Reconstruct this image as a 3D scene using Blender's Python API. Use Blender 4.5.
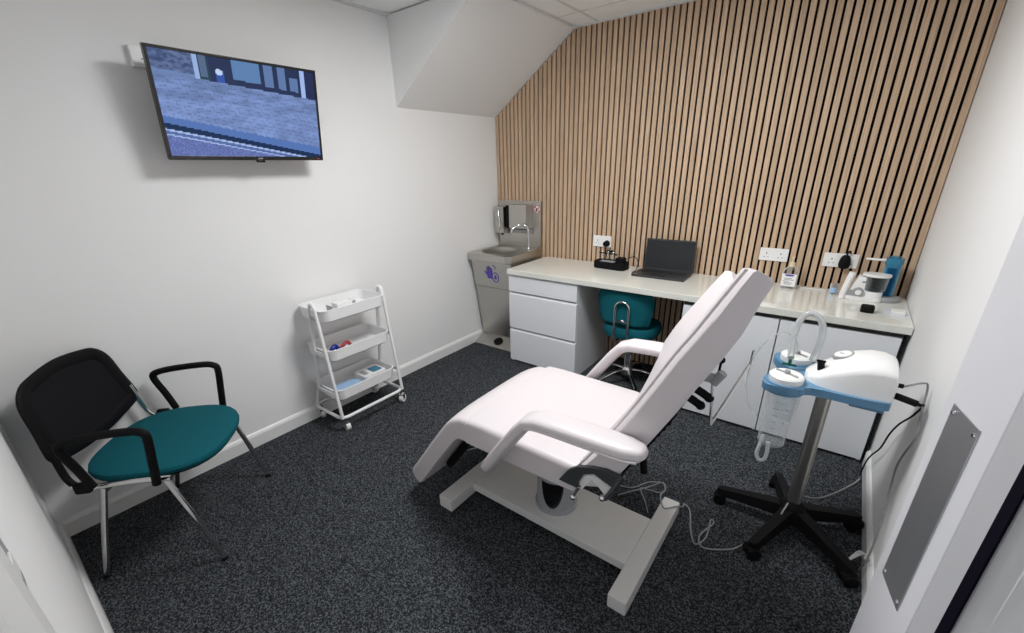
import bpy, bmesh, math, random
from mathutils import Vector, Matrix
random.seed(7)
S = bpy.context.scene
COL = S.collection
for o in list(bpy.data.objects): bpy.data.objects.remove(o)

# ---------------------------------------------------------------- camera
cam_data = bpy.data.cameras.new('camera'); cam = bpy.data.objects.new('camera', cam_data); COL.objects.link(cam)
cam_data.sensor_fit = 'HORIZONTAL'; cam_data.sensor_width = 36.0
cam_data.lens = 428.19 / 1024 * 36
cam_data.shift_x = (512 - 507.59) / 1024
cam_data.shift_y = (342.45 - 316.5) / 1024
cam_data.clip_start = 0.02
R = [Vector((0.79503926, 0.60596693, -0.02677032)), Vector((0.21167473, -0.3185401, -0.92397295)), Vector((-0.56842447, 0.72892817, -0.38151977))]
m3 = Matrix((R[0], -R[1], -R[2])).transposed()
cam.matrix_world = Matrix.Translation((0, 0, 1.55)) @ m3.to_4x4()
S.camera = cam
S.view_settings.view_transform = 'Standard'; S.view_settings.look = 'None'
S.view_settings.exposure = 0.0; S.view_settings.gamma = 1.0; S.view_settings.use_curve_mapping = False
# ---------------------------------------------------------------- world and light
W = bpy.data.worlds.new('world'); S.world = W; W.use_nodes = True
W.node_tree.nodes['Background'].inputs[0].default_value = (0.93, 0.955, 1.0, 1)
W.node_tree.nodes['Background'].inputs[1].default_value = 0.75
PANELS = [(-0.95, 1.60, 35.0)]      # ceiling LED panels: x, y, watts
for px, py, w in PANELS:
    ld = bpy.data.lights.new('panel_light', 'AREA'); ld.shape = 'SQUARE'; ld.size = 0.56; ld.energy = w
    ld.color = (0.975, 0.985, 1.0)
    lo = bpy.data.objects.new('panel_light', ld); lo.location = (px, py, 2.425); COL.objects.link(lo)

# ---------------------------------------------------------------- materials
def mat(name, col, rough=0.5, metal=0.0, noise=0.0, nscale=20.0, bump=0.0, bscale=200.0, spec=0.5, trans=0.0, emit=None, estr=0.0, coat=0.0, stretch=None):
    m = bpy.data.materials.new(name); m.use_nodes = True; nt = m.node_tree; b = nt.nodes['Principled BSDF']
    b.inputs['Base Color'].default_value = (*col, 1); b.inputs['Roughness'].default_value = rough
    b.inputs['Metallic'].default_value = metal; b.inputs['Specular IOR Level'].default_value = spec
    b.inputs['Transmission Weight'].default_value = trans; b.inputs['Coat Weight'].default_value = coat
    tc = nt.nodes.new('ShaderNodeTexCoord'); src = tc.outputs['Object']
    if stretch:
        mp = nt.nodes.new('ShaderNodeMapping'); mp.inputs['Scale'].default_value = stretch
        nt.links.new(src, mp.inputs[0]); src = mp.outputs[0]
    if noise > 0:
        n = nt.nodes.new('ShaderNodeTexNoise'); n.inputs['Scale'].default_value = nscale; n.inputs['Detail'].default_value = 4
        nt.links.new(src, n.inputs['Vector'])
        mx = nt.nodes.new('ShaderNodeMix'); mx.data_type = 'RGBA'
        mx.inputs['A'].default_value = (*[c * (1 - noise) for c in col], 1)
        mx.inputs['B'].default_value = (*[min(1, c * (1 + noise)) for c in col], 1)
        nt.links.new(n.outputs['Fac'], mx.inputs['Factor']); nt.links.new(mx.outputs['Result'], b.inputs['Base Color'])
    if bump > 0:
        n2 = nt.nodes.new('ShaderNodeTexNoise'); n2.inputs['Scale'].default_value = bscale; n2.inputs['Detail'].default_value = 3
        nt.links.new(src, n2.inputs['Vector'])
        bp = nt.nodes.new('ShaderNodeBump'); bp.inputs['Strength'].default_value = bump; bp.inputs['Distance'].default_value = 0.004
        nt.links.new(n2.outputs['Fac'], bp.inputs['Height']); nt.links.new(bp.outputs['Normal'], b.inputs['Normal'])
    if emit:
        b.inputs['Emission Color'].default_value = (*emit, 1); b.inputs['Emission Strength'].default_value = estr
    return m
M = {}
M['wall'] = mat('wall_paint', (0.84, 0.84, 0.835), 0.75, noise=0.015, nscale=3, bump=0.08, bscale=160)
M['skirt'] = mat('gloss_white_trim', (0.82, 0.82, 0.81), 0.3)
M['door'] = mat('door_white', (0.80, 0.80, 0.83), 0.35, noise=0.01)
M['ceil'] = mat('ceiling_tile', (0.93, 0.93, 0.92), 0.9, noise=0.03, nscale=60, bump=0.2, bscale=120)
M['grid'] = mat('ceiling_grid', (0.72, 0.72, 0.71), 0.5)
M['felt'] = mat('black_felt', (0.006, 0.005, 0.005), 0.95, spec=0.1, noise=0.3, nscale=300)
M['groove'] = mat('dark_gap', (0.03, 0.03, 0.03), 0.8, noise=0.1)
M['unit'] = mat('white_laminate', (0.78, 0.80, 0.83), 0.35, noise=0.01)
M['uside'] = mat('white_laminate_edge', (0.74, 0.75, 0.76), 0.4, noise=0.01)
M['white_metal'] = mat('white_powder_coat', (0.84, 0.84, 0.84), 0.35, noise=0.01)
M['base_metal'] = mat('white_enamel_base', (0.74, 0.735, 0.715), 0.4, noise=0.02)
M['chrome'] = mat('chrome', (0.72, 0.72, 0.72), 0.12, 1.0, noise=0.03)
M['steel'] = mat('brushed_steel', (0.54, 0.525, 0.49), 0.32, 1.0, noise=0.06, nscale=30, stretch=(1, 1, 14))
M['steel_dark'] = mat('brushed_steel_dark', (0.36, 0.36, 0.37), 0.35, 1.0, noise=0.08, nscale=40, stretch=(12, 12, 1))
M['plate'] = mat('satin_plate', (0.50, 0.51, 0.53), 0.40, 0.9, noise=0.06, nscale=40, stretch=(12, 12, 1))
M['vinyl'] = mat('white_vinyl', (0.645, 0.60, 0.61), 0.42, noise=0.015, nscale=8, bump=0.12, bscale=60)
M['teal'] = mat('teal_fabric', (0.003, 0.095, 0.120), 0.85, noise=0.2, nscale=400, bump=0.2, bscale=500, spec=0.2)
M['mesh_black'] = mat('black_mesh_fabric', (0.006, 0.006, 0.008), 0.8, noise=0.4, nscale=300, bump=0.3, bscale=600, spec=0.2)
M['blackp'] = mat('black_plastic', (0.004, 0.004, 0.005), 0.6, noise=0.05, spec=0.15)
M['blackg'] = mat('black_gloss', (0.008, 0.008, 0.009), 0.12)
M['screen_off'] = mat('laptop_screen', (0.013, 0.015, 0.017), 0.25)
M['laptop'] = mat('laptop_shell', (0.03, 0.032, 0.034), 0.4, noise=0.05)
M['key'] = mat('laptop_keys', (0.012, 0.012, 0.013), 0.5)
M['arch'] = mat('dark_grey_plastic', (0.035, 0.038, 0.042), 0.5, noise=0.05)
M['greyp'] = mat('grey_plastic', (0.33, 0.34, 0.35), 0.45, noise=0.03)
M['whitep'] = mat('white_plastic', (0.85, 0.85, 0.84), 0.3, noise=0.01)
M['bluep'] = mat('blue_plastic', (0.11, 0.25, 0.40), 0.35, noise=0.03)
M['blueb'] = mat('bright_blue_plastic', (0.03, 0.19, 0.31), 0.2, noise=0.03)
M['navy'] = mat('navy_blue_plastic', (0.01, 0.02, 0.24), 0.35, noise=0.05)
M['red'] = mat('red_plastic', (0.45, 0.04, 0.05), 0.4, noise=0.05)
M['pad_blue'] = mat('pale_blue_pad', (0.36, 0.55, 0.78), 0.6, noise=0.03)
M['green'] = mat('green_plastic', (0.0, 0.10, 0.05), 0.4, noise=0.05)
M['violet'] = mat('violet_ink', (0.09, 0.06, 0.38), 0.5, noise=0.05)
M['ink'] = mat('dark_print', (0.05, 0.06, 0.10), 0.5, noise=0.05)
M['cable'] = mat('grey_cable', (0.27, 0.27, 0.27), 0.5, noise=0.02)
M['cablew'] = mat('white_cable', (0.75, 0.74, 0.72), 0.5, noise=0.02)
M['tube'] = mat('milky_tube', (0.86, 0.89, 0.89), 0.2, trans=0.75)
M['gasket'] = mat('black_gasket', (0.003, 0.002, 0.008), 0.8, spec=0.1)
M['bead'] = mat('grey_bead', (0.56, 0.56, 0.58), 0.5, noise=0.01)
M['emit'] = mat('led_diffuser', (0.9, 0.9, 0.9), 0.6, emit=(1, 0.985, 0.96), estr=8.0)
M['cream'] = mat('cream_plastic', (0.72, 0.62, 0.45), 0.4)
M['tubew'] = mat('silicone_loop', (0.72, 0.78, 0.78), 0.3, trans=0.2)

def glassmat(name, col, rough=0.03, alpha_mix=0.35):
    m = bpy.data.materials.new(name); m.use_nodes = True; nt = m.node_tree; nt.nodes.clear()
    o = nt.nodes.new('ShaderNodeOutputMaterial'); mx = nt.nodes.new('ShaderNodeMixShader')
    t = nt.nodes.new('ShaderNodeBsdfTransparent'); t.inputs[0].default_value = (*col, 1)
    g = nt.nodes.new('ShaderNodeBsdfPrincipled'); g.inputs['Base Color'].default_value = (*col, 1); g.inputs['Roughness'].default_value = rough
    f = nt.nodes.new('ShaderNodeLayerWeight'); f.inputs[0].default_value = alpha_mix
    nt.links.new(f.outputs['Facing'], mx.inputs[0]); nt.links.new(t.outputs[0], mx.inputs[1]); nt.links.new(g.outputs[0], mx.inputs[2])
    nt.links.new(mx.outputs[0], o.inputs[0]); return m
M['glass'] = glassmat('door_glass', (0.93, 0.94, 0.95), 0.05, 0.25)
M['jar'] = glassmat('clear_jar', (0.965, 0.975, 0.98), 0.04, 0.09)
M['tank'] = glassmat('smoked_tank', (0.5, 0.53, 0.55), 0.08, 0.5)
M['bottle'] = glassmat('clear_bottle', (0.86, 0.89, 0.92), 0.08, 0.55)
M['blueglass'] = glassmat('blue_clear_bottle', (0.25, 0.60, 0.78), 0.1, 0.55)

def carpet():
    m = bpy.data.materials.new('charcoal_carpet'); m.use_nodes = True; nt = m.node_tree; b = nt.nodes['Principled BSDF']
    tc = nt.nodes.new('ShaderNodeTexCoord')
    v = nt.nodes.new('ShaderNodeTexVoronoi'); v.inputs['Scale'].default_value = 220
    n = nt.nodes.new('ShaderNodeTexNoise'); n.inputs['Scale'].default_value = 120; n.inputs['Detail'].default_value = 2
    sp = nt.nodes.new('ShaderNodeSeparateColor'); ad = nt.nodes.new('ShaderNodeMath'); ad.operation = 'MULTIPLY_ADD'; ad.inputs[1].default_value = 0.62
    sc_ = nt.nodes.new('ShaderNodeMath'); sc_.operation = 'MULTIPLY'; sc_.inputs[1].default_value = 0.5
    r = nt.nodes.new('ShaderNodeValToRGB'); e = r.color_ramp.elements
    e[0].position = 0.25; e[0].color = (0.011, 0.012, 0.014, 1); e[1].position = 0.88; e[1].color = (0.125, 0.137, 0.148, 1)
    x = r.color_ramp.elements.new(0.55); x.color = (0.024, 0.026, 0.030, 1)
    nt.links.new(tc.outputs['Object'], v.inputs['Vector']); nt.links.new(tc.outputs['Object'], n.inputs['Vector'])
    nt.links.new(v.outputs['Color'], sp.inputs[0]); nt.links.new(n.outputs['Fac'], sc_.inputs[0])
    nt.links.new(sp.outputs[0], ad.inputs[0]); nt.links.new(sc_.outputs[0], ad.inputs[2])
    nt.links.new(ad.outputs[0], r.inputs[0]); nt.links.new(r.outputs[0], b.inputs['Base Color'])
    bp = nt.nodes.new('ShaderNodeBump'); bp.inputs['Strength'].default_value = 0.35; bp.inputs['Distance'].default_value = 0.003
    nt.links.new(v.outputs['Distance'], bp.inputs['Height']); nt.links.new(bp.outputs[0], b.inputs['Normal'])
    b.inputs['Roughness'].default_value = 0.95; b.inputs['Specular IOR Level'].default_value = 0.1
    return m
M['carpet'] = carpet()
def oak():
    m = bpy.data.materials.new('oak_slats'); m.use_nodes = True; nt = m.node_tree; b = nt.nodes['Principled BSDF']
    tc = nt.nodes.new('ShaderNodeTexCoord'); mp = nt.nodes.new('ShaderNodeMapping'); mp.inputs['Scale'].default_value = (24, 24, 0.7)
    n = nt.nodes.new('ShaderNodeTexNoise'); n.inputs['Scale'].default_value = 6; n.inputs['Detail'].default_value = 6; n.inputs['Distortion'].default_value = 0.4
    r = nt.nodes.new('ShaderNodeValToRGB'); e = r.color_ramp.elements
    e[0].position = 0.3; e[0].color = (0.46, 0.315, 0.20, 1); e[1].position = 0.75; e[1].color = (0.70, 0.515, 0.36, 1)
    nt.links.new(tc.outputs['Object'], mp.inputs[0]); nt.links.new(mp.outputs[0], n.inputs['Vector']); nt.links.new(n.outputs['Fac'], r.inputs[0])
    oi = nt.nodes.new('ShaderNodeAttribute'); oi.attribute_name = 'tone'
    mul = nt.nodes.new('ShaderNodeMix'); mul.data_type = 'RGBA'; mul.blend_type = 'MULTIPLY'; mul.inputs['Factor'].default_value = 1
    nt.links.new(r.outputs[0], mul.inputs['A']); nt.links.new(oi.outputs['Color'], mul.inputs['B'])
    nt.links.new(mul.outputs['Result'], b.inputs['Base Color']); b.inputs['Roughness'].default_value = 0.6
    return m
M['oak'] = oak()
def stone():
    m = mat('cream_quartz', (0.80, 0.79, 0.74), 0.03, spec=0.5)
    nt = m.node_tree; b = nt.nodes['Principled BSDF']; b.inputs['IOR'].default_value = 2.1; tc = nt.nodes.new('ShaderNodeTexCoord')
    v = nt.nodes.new('ShaderNodeTexVoronoi'); v.inputs['Scale'].default_value = 190
    r = nt.nodes.new('ShaderNodeValToRGB'); e = r.color_ramp.elements
    e[0].position = 0.12; e[0].color = (0.68, 0.67, 0.60, 1); e[1].position = 0.4; e[1].color = (0.78, 0.785, 0.725, 1)
    nt.links.new(tc.outputs['Object'], v.inputs['Vector']); nt.links.new(v.outputs['Distance'], r.inputs[0]); nt.links.new(r.outputs[0], b.inputs['Base Color'])
    return m
M['stone'] = stone()

# ---------------------------------------------------------------- mesh builder
class MB:
    def __init__(s): s.bm = bmesh.new()
    def _setm(s, faces, mi):
        for f in faces: f.material_index = mi
    def box(s, c, d, bevel=0.0, rot=None, mi=0, seg=2):
        before = set(s.bm.faces)
        g = bmesh.ops.create_cube(s.bm, size=1.0); vs = g['verts']
        for v in vs: v.co = Vector((v.co.x * d[0], v.co.y * d[1], v.co.z * d[2]))
        if bevel > 0:
            es = list({e for v in vs for e in v.link_edges})
            bmesh.ops.bevel(s.bm, geom=es, offset=bevel, segments=seg, affect='EDGES', profile=0.5, clamp_overlap=True)
        nf = [f for f in s.bm.faces if f not in before]
        vs = {v for f in nf for v in f.verts}
        mt = Matrix.Translation(Vector(c)) @ (rot.to_4x4() if rot is not None else Matrix.Identity(4))
        for v in vs: v.co = mt @ v.co
        s._setm(nf, mi); return s
    def span(s, a, b, bevel=0.0, mi=0):
        return s.box([(p + q) / 2 for p, q in zip(a, b)], [abs(q - p) for p, q in zip(a, b)], bevel, mi=mi)
    def rings(s, rings, closed_ring=True, cap=True, mi=0, loop=False):
        vr = [[s.bm.verts.new(p) for p in r] for r in rings]; nf = []
        n = len(vr[0]); pairs = list(zip(vr[:-1], vr[1:])) + ([(vr[-1], vr[0])] if loop else [])
        for a, b in pairs:
            for i in range(n if closed_ring else n - 1):
                j = (i + 1) % n
                try: nf.append(s.bm.faces.new((a[i], a[j], b[j], b[i])))
                except ValueError: pass
        if cap and not loop:
            nf.append(s.bm.faces.new(list(reversed(vr[0])))); nf.append(s.bm.faces.new(vr[-1]))
        s._setm(nf, mi); return s
    def tube(s, pts, r, n=10, smooth=0, closed=False, mi=0, flat=None, r2=None):
        P = [Vector(p) for p in pts]
        if smooth:
            Q = []; N = len(P)
            rng = range(N) if closed else range(N - 1)
            for i in rng:
                p0 = P[(i - 1) % N] if (closed or i > 0) else P[0]; p1 = P[i]; p2 = P[(i + 1) % N]
                p3 = P[(i + 2) % N] if (closed or i + 2 < N) else P[-1]
                for k in range(smooth):
                    t = k / smooth
                    Q.append(0.5 * ((2 * p1) + (-p0 + p2) * t + (2 * p0 - 5 * p1 + 4 * p2 - p3) * t * t + (-p0 + 3 * p1 - 3 * p2 + p3) * t ** 3))
            if not closed: Q.append(P[-1])
            P = Q
        N = len(P); rings = []; up = None
        for i, p in enumerate(P):
            a = P[(i - 1) % N] if (closed or i > 0) else p; b = P[(i + 1) % N] if (closed or i < N - 1) else p
            t = (b - a).normalized()
            if up is None:
                up = Vector(flat) if flat else (Vector((0, 0, 1)) if abs(t.z) < 0.9 else Vector((1, 0, 0)))
            if flat: up = Vector(flat)
            x = t.cross(up)
            if x.length < 1e-5: x = t.orthogonal()
            x.normalize(); u = x.cross(t).normalized(); up = u if not flat else up
            ra = r[i * len(r) // N] if isinstance(r, (list, tuple)) else r; rb = r2 if r2 else ra
            rings.append([p + x * (ra * math.cos(2 * math.pi * k / n)) + u * (rb * math.sin(2 * math.pi * k / n)) for k in range(n)])
        return s.rings(rings, mi=mi, loop=closed)
    def cyl(s, a, b, r0, r1=None, n=24, mi=0):
        a = Vector(a); b = Vector(b); r1 = r0 if r1 is None else r1; t = (b - a).normalized(); x = t.orthogonal().normalized(); y = t.cross(x)
        ring = lambda c, r: [c + (x * math.cos(2 * math.pi * k / n) + y * math.sin(2 * math.pi * k / n)) * r for k in range(n)]
        return s.rings([ring(a, r0), ring(b, r1)], mi=mi)
    def lathe(s, prof, c=(0, 0, 0), n=28, mi=0, sx=1, sy=1):
        c = Vector(c)
        return s.rings([[c + Vector((sx * r * math.cos(2 * math.pi * k / n), sy * r * math.sin(2 * math.pi * k / n), z)) for k in range(n)] for r, z in prof], mi=mi)
    def ball(s, c, r, mi=0, n=16):
        sx, sy, sz = r if isinstance(r, (tuple, list)) else (r, r, r)
        before = set(s.bm.faces); g = bmesh.ops.create_uvsphere(s.bm, u_segments=n, v_segments=max(6, n // 2), radius=1)
        for v in g['verts']: v.co = Vector((v.co.x * sx + c[0], v.co.y * sy + c[1], v.co.z * sz + c[2]))
        s._setm([f for f in s.bm.faces if f not in before], mi); return s
    def prism(s, poly, off, mi=0, bevel=0.0):
        off = Vector(off); before = set(s.bm.faces)
        a = [s.bm.verts.new(p) for p in poly]; b = [s.bm.verts.new(Vector(p) + off) for p in poly]; n = len(a)
        s.bm.faces.new(list(reversed(a))); s.bm.faces.new(b)
        for i in range(n): s.bm.faces.new((a[i], a[(i + 1) % n], b[(i + 1) % n], b[i]))
        if bevel > 0:
            nf = [f for f in s.bm.faces if f not in before]; es = list({e for f in nf for e in f.edges})
            bmesh.ops.bevel(s.bm, geom=es, offset=bevel, segments=3, affect='EDGES', profile=0.5, clamp_overlap=True)
        s._setm([f for f in s.bm.faces if f not in before], mi); return s

def rounded(cx, cy, w, d, r, n=5):
    pts = []
    for sx, sy, a0 in ((1, 1, 0), (-1, 1, 90), (-1, -1, 180), (1, -1, 270)):
        for k in range(n + 1):
            a = math.radians(a0 + 90 * k / n)
            pts.append((cx + sx * (w / 2 - r) + r * math.cos(a), cy + sy * (d / 2 - r) + r * math.sin(a)))
    return pts

def obj(name, mb, mats, parent=None, base=None, smooth=True, angle=38, sub=0):
    """link the collected shapes as ONE mesh object; world coordinates in, local coordinates stored"""
    bm = mb.bm; bmesh.ops.recalc_face_normals(bm, faces=bm.faces)
    if parent is not None: inv = parent['_inv'] if False else PINV[parent.name]
    else:
        if base is None:
            xs = [v.co for v in bm.verts]; base = ((min(v.x for v in xs) + max(v.x for v in xs)) / 2, (min(v.y for v in xs) + max(v.y for v in xs)) / 2, min(v.z for v in xs))
        inv = Matrix.Translation(-Vector(base))
    for v in bm.verts: v.co = inv @ v.co
    if smooth:
        for f in bm.faces: f.smooth = True
        for e in bm.edges:
            if len(e.link_faces) == 2:
                if e.link_faces[0].normal.angle(e.link_faces[1].normal, 0) > math.radians(angle): e.smooth = False
    me = bpy.data.meshes.new(name); bm.to_mesh(me); bm.free()
    for m in (mats if isinstance(mats, (list, tuple)) else [mats]): me.materials.append(m)
    o = bpy.data.objects.new(name, me); COL.objects.link(o)
    if parent is not None: o.parent = parent; PINV[o.name] = PINV[parent.name]
    else: o.location = base; PINV[o.name] = inv
    if smooth:
        wn = o.modifiers.new('weighted_normals', 'WEIGHTED_NORMAL'); wn.keep_sharp = True; wn.weight = 90
    if sub:
        md = o.modifiers.new('subdivision', 'SUBSURF'); md.levels = sub; md.render_levels = sub
    return o
PINV = {}
def tag(o, label, cat, group=None, kind=None):
    o['label'] = label; o['category'] = cat
    if group: o['group'] = group
    if kind: o['kind'] = kind
    return o
def thing(name, label, cat, loc, rz=0.0, group=None, local=False):
    """Empty at the thing's base. local=True: parts are given in its own frame"""
    o = bpy.data.objects.new(name, None); COL.objects.link(o); o.location = loc; o.rotation_euler = (0, 0, rz); o.empty_display_size = 0.1
    PINV[o.name] = Matrix.Identity(4) if local else Matrix.Translation(-Vector(loc))
    return tag(o, label, cat, group)
def struct(name, mb, mats, smooth=False, parent=None):
    o = obj(name, mb, mats, parent, base=(0, 0, 0) if parent is None else None, smooth=smooth)
    if parent is None: o['kind'] = 'structure'
    return o

# ================================================================ ROOM
XL, XR, YB, YF, H = -2.59, 0.365, 3.260, -0.085, 2.445
struct('floor', MB().span((XL - 0.1, YF - 0.6, -0.05), (XR + 0.1, YB + 0.1, 0)), M['carpet'])
struct('wall_left', MB().span((XL - 0.1, YF - 0.1, 0), (XL, YB + 0.1, H + 0.1)), M['wall'])
struct('wall_right', MB().span((XR, YF - 0.1, 0), (XR + 0.1, YB + 0.1, H + 0.1)), M['wall'])
struct('wall_back', MB().span((XL, YB, 0), (XR, YB + 0.1, H + 0.1)), M['wall'])
DX0, DX1 = -0.50, 0.365
wf = MB().span((XL, YF - 0.12, 0), (DX0 - 0.03, YF, H + 0.1)); wf.span((DX0 - 0.03, YF - 0.12, 2.06), (DX1, YF, H + 0.1))
struct('wall_front', wf, M['wall'])
# ceiling: suspended tiles in a grid
cl = MB().span((XL, YF, H + 0.012), (XR, YB, H + 0.1))
gx = [-1.65 - 0.6, -1.65, -1.05, -0.45, 0.15]; gy = [2.975 - 0.6 * k for k in range(6)]
for x in gx: cl.span((x - 0.008, YF, H + 0.008), (x + 0.008, YB, H + 0.02), mi=1)
for y in gy: cl.span((XL, y - 0.008, H + 0.009), (XR, y + 0.008, H + 0.02), mi=1)
for a, b in (((XL, YF), (XL + 0.02, YB)), ((XR - 0.02, YF), (XR, YB)), ((XL, YB - 0.02), (XR, YB)), ((XL, YF), (XR, YF + 0.02))):
    cl.span((a[0], a[1], H - 0.001), (b[0], b[1], H + 0.02), mi=1)
struct('ceiling', cl, [M['ceil'], M['grid']])
# sloping boxed soffit in the corner
sx, sz = -1.83, 1.935
struct('wall_soffit', MB().prism([(XL, 2.17, sz), (sx, 2.17, H + 0.004), (XL, 2.17, H + 0.004)], (0, YB - 2.17, 0)), M['wall'])
tr = MB().span((sx - 0.006, 2.17, H - 0.002), (sx + 0.008, YB, H + 0.01))
struct('trim_1', tr, M['grid'])
# baseboards
def skirt(name, a, b, side):
    mb = MB(); t = 0.016; h = 0.092
    prof = [(0, 0), (t, 0), (t, h - 0.02), (t * 0.6, h - 0.006), (t * 0.3, h), (0, h)]
    if side == 'x+': mb.prism([(a[0] + p, a[1], z) for p, z in prof], (0, b[1] - a[1], 0))
    if side == 'x-': mb.prism([(a[0] - p, a[1], z) for p, z in prof], (0, b[1] - a[1], 0))
    if side == 'y+': mb.prism([(a[0], a[1] + p, z) for p, z in prof], (b[0] - a[0], 0, 0))
    struct(name, mb, M['skirt'])
skirt('baseboard_left', (XL, YF), (XL, 3.235), 'x+')
skirt('baseboard_right', (XR, YF), (XR, 2.66), 'x-')
skirt('baseboard_front', (XL, YF), (-0.685, YF), 'y+')
# door frame in the front wall: architrave, lining, stop
fr = MB()
fr.prism([(-0.68, YF, 0), (-0.675, YF + 0.008, 0), (-0.655, YF + 0.016, 0), (-0.635, YF + 0.022, 0), (-0.61, YF + 0.024, 0), (-0.58, YF + 0.022, 0), (-0.55, YF + 0.014, 0), (-0.53, YF + 0.010, 0), (-0.53, YF, 0)], (0, 0, 2.1))
fr.span((-0.53, YF - 0.12, 0), (-0.50, YF + 0.012, 2.06), 0.002)
fr.span((-0.53, YF - 0.12, 2.03), (XR, YF + 0.012, 2.06), 0.002)
fr.span((-0.505, YF - 0.11, 0), (-0.488, YF - 0.06, 2.03), 0.002)
fr.span((-0.68, YF, 2.10), (XR, YF + 0.022, 2.17), 0.003)
struct('trim_2', fr, M['skirt'])
# acoustic slat cladding on black felt
sl = MB(); pitch = 0.0405; x = 0.3605; tones = []
sl.span((XL + 0.002, 3.251, 0), (XR - 0.002, YB - 0.0005, 1.935), mi=1)
sl.prism([(XL + 0.002, 3.251, 1.935), (sx, 3.251, H - 0.004), (XR - 0.002, 3.251, H - 0.004), (XR - 0.002, 3.251, 1.935)], (0, 0.0085, 0), mi=1)
tl = sl.bm.faces.layers.float_color.new('tone') if hasattr(sl.bm.faces.layers, 'float_color') else None
lay = sl.bm.loops.layers.float_color.new('tone')
while x > XL + 0.02:
    a, b = x - 0.0278, x
    zt = lambda q: (sz + (q - XL) * (H - sz) / (sx - XL) - 0.004) if q < sx else H - 0.003
    a2 = max(a, XL + 0.003)
    before = set(sl.bm.faces)
    pl = [(a2, 3.235, 0), (b, 3.235, 0), (b, 3.235, zt(b)), (a2, 3.235, zt(a2))]
    if a2 < sx < b: pl = [(a2, 3.235, 0), (b, 3.235, 0), (b, 3.235, zt(b)), (sx, 3.235, H - 0.003), (a2, 3.235, zt(a2))]
    sl.prism(pl, (0, 0.0165, 0))
    t = random.uniform(0.90, 1.04)
    for f in sl.bm.faces:
        if f not in before:
            for l in f.loops: l[lay] = (t, t * random.uniform(0.99, 1.0), t * 0.99, 1)
    x -= pitch
struct('trim_3', sl, [M['oak'], M['felt']])
# ceiling LED panels
for i, (px, py, w) in enumerate(PANELS):
    t = thing('ceiling_light', 'square flat white LED ceiling panel above the treatment chair' if i == 0 else 'square flat white LED ceiling panel near the door', 'ceiling light', (px, py, H - 0.012), group='LED panels in the ceiling grid')
    f = MB()
    for a, b in (((-.3, -.3), (.3, -.28)), ((-.3, .28), (.3, .3)), ((-.3, -.28), (-.28, .28)), ((.28, -.28), (.3, .28))):
        f.span((px + a[0], py + a[1], H - 0.012), (px + b[0], py + b[1], H + 0.004))
    obj('frame', f, M['white_metal'], t)
    obj('diffuser', MB().span((px - .28, py - .28, H - 0.006), (px + .28, py + .28, H)), M['emit'], t)

# ================================================================ DOOR (open inward on the right)
E0 = Vector((0.178, 0.85, 0)); dd = Vector((0.206, -0.978, 0)).normalized(); nn = Vector((-dd.y, dd.x, 0)) * -1  # nn points to the viewer side
if nn.x > 0: nn = -nn
def dp(s, out, z): return E0 + dd * s + nn * out + Vector((0, 0, z))
def dbox(mb, s0, s1, o0, o1, z0, z1, mi=0, bevel=0):
    c = (dp(s0, o0, z0) + dp(s1, o1, z1)) / 2
    rot = Matrix((dd, nn, Vector((0, 0, 1)))).transposed()
    if rot.determinant() < 0: rot = Matrix((dd, -nn, Vector((0, 0, 1)))).transposed()
    mb.box(c, (s1 - s0, abs(o1 - o0), z1 - z0), bevel, rot=rot, mi=mi); return mb
W_ = 0.845
lf = MB()
dbox(lf, 0, 0.142, -0.044, 0, 0.006, 2.03, bevel=0.002)
dbox(lf, W_ - 0.14, W_, -0.044, 0, 0.006, 2.03, bevel=0.002)
dbox(lf, 0.142, W_ - 0.14, -0.044, 0, 0.006, 0.30)
dbox(lf, 0.142, W_ - 0.14, -0.044, 0, 1.86, 2.03)
door = obj('door_1', lf, M['door'], None, base=tuple(dp(W_, 0, 0.006)), smooth=False); door['kind'] = 'structure'
bd = MB()
for o in (0.0, 0.0):
    bd.prism([dp(0.142, -0.001, 0.30), dp(0.142, -0.044, 0.30), dp(0.187, -0.036, 0.345), dp(0.187, -0.003, 0.345)], (0, 0, 1.47))
    break
bd.prism([dp(W_ - 0.14, -0.001, 0.30), dp(W_ - 0.14, -0.044, 0.30), dp(W_ - 0.185, -0.030, 0.345), dp(W_ - 0.185, -0.014, 0.345)], (0, 0, 1.47))
dbox(bd, 0.142, W_ - 0.14, -0.040, -0.004, 0.30, 0.345); dbox(bd, 0.142, W_ - 0.14, -0.040, -0.004, 1.815, 1.86)
obj('glazing_bead', bd, M['bead'], door, smooth=False)
gk = MB(); dbox(gk, 0.187, 0.206, -0.036, -0.003, 0.345, 1.815); dbox(gk, W_ - 0.21, W_ - 0.185, -0.032, -0.012, 0.345, 1.815)
dbox(gk, 0.212, W_ - 0.21, -0.032, -0.012, 0.345, 0.37); dbox(gk, 0.212, W_ - 0.21, -0.032, -0.012, 1.79, 1.815)
obj('black_gasket', gk, M['gasket'], door, smooth=False)
gl = MB(); dbox(gl, 0.206, W_ - 0.21, -0.012, -0.006, 0.37, 1.79); obj('glass_pane', gl, M['glass'], door, smooth=False)
pp = MB(); dbox(pp, 0.0265, 0.1045, 0.0, 0.0018, 0.868, 1.212, bevel=0.0006); plate = obj('push_plate', pp, M['plate'], door, smooth=False)
for s, z in ((0.034, 1.200), (0.097, 1.200), (0.034, 0.880), (0.097, 0.880)):
    obj('screw', MB().cyl(dp(s, 0.0015, z), dp(s, 0.0035, z), 0.0035, 0.0028, 12), M['chrome'], plate)
hb = MB(); hb.tube([dp(0.232, -0.030, 1.005), dp(0.232, -0.036, 1.02), dp(0.232, -0.036, 1.36), dp(0.232, -0.030, 1.375)], 0.014, 12, smooth=4)
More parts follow.
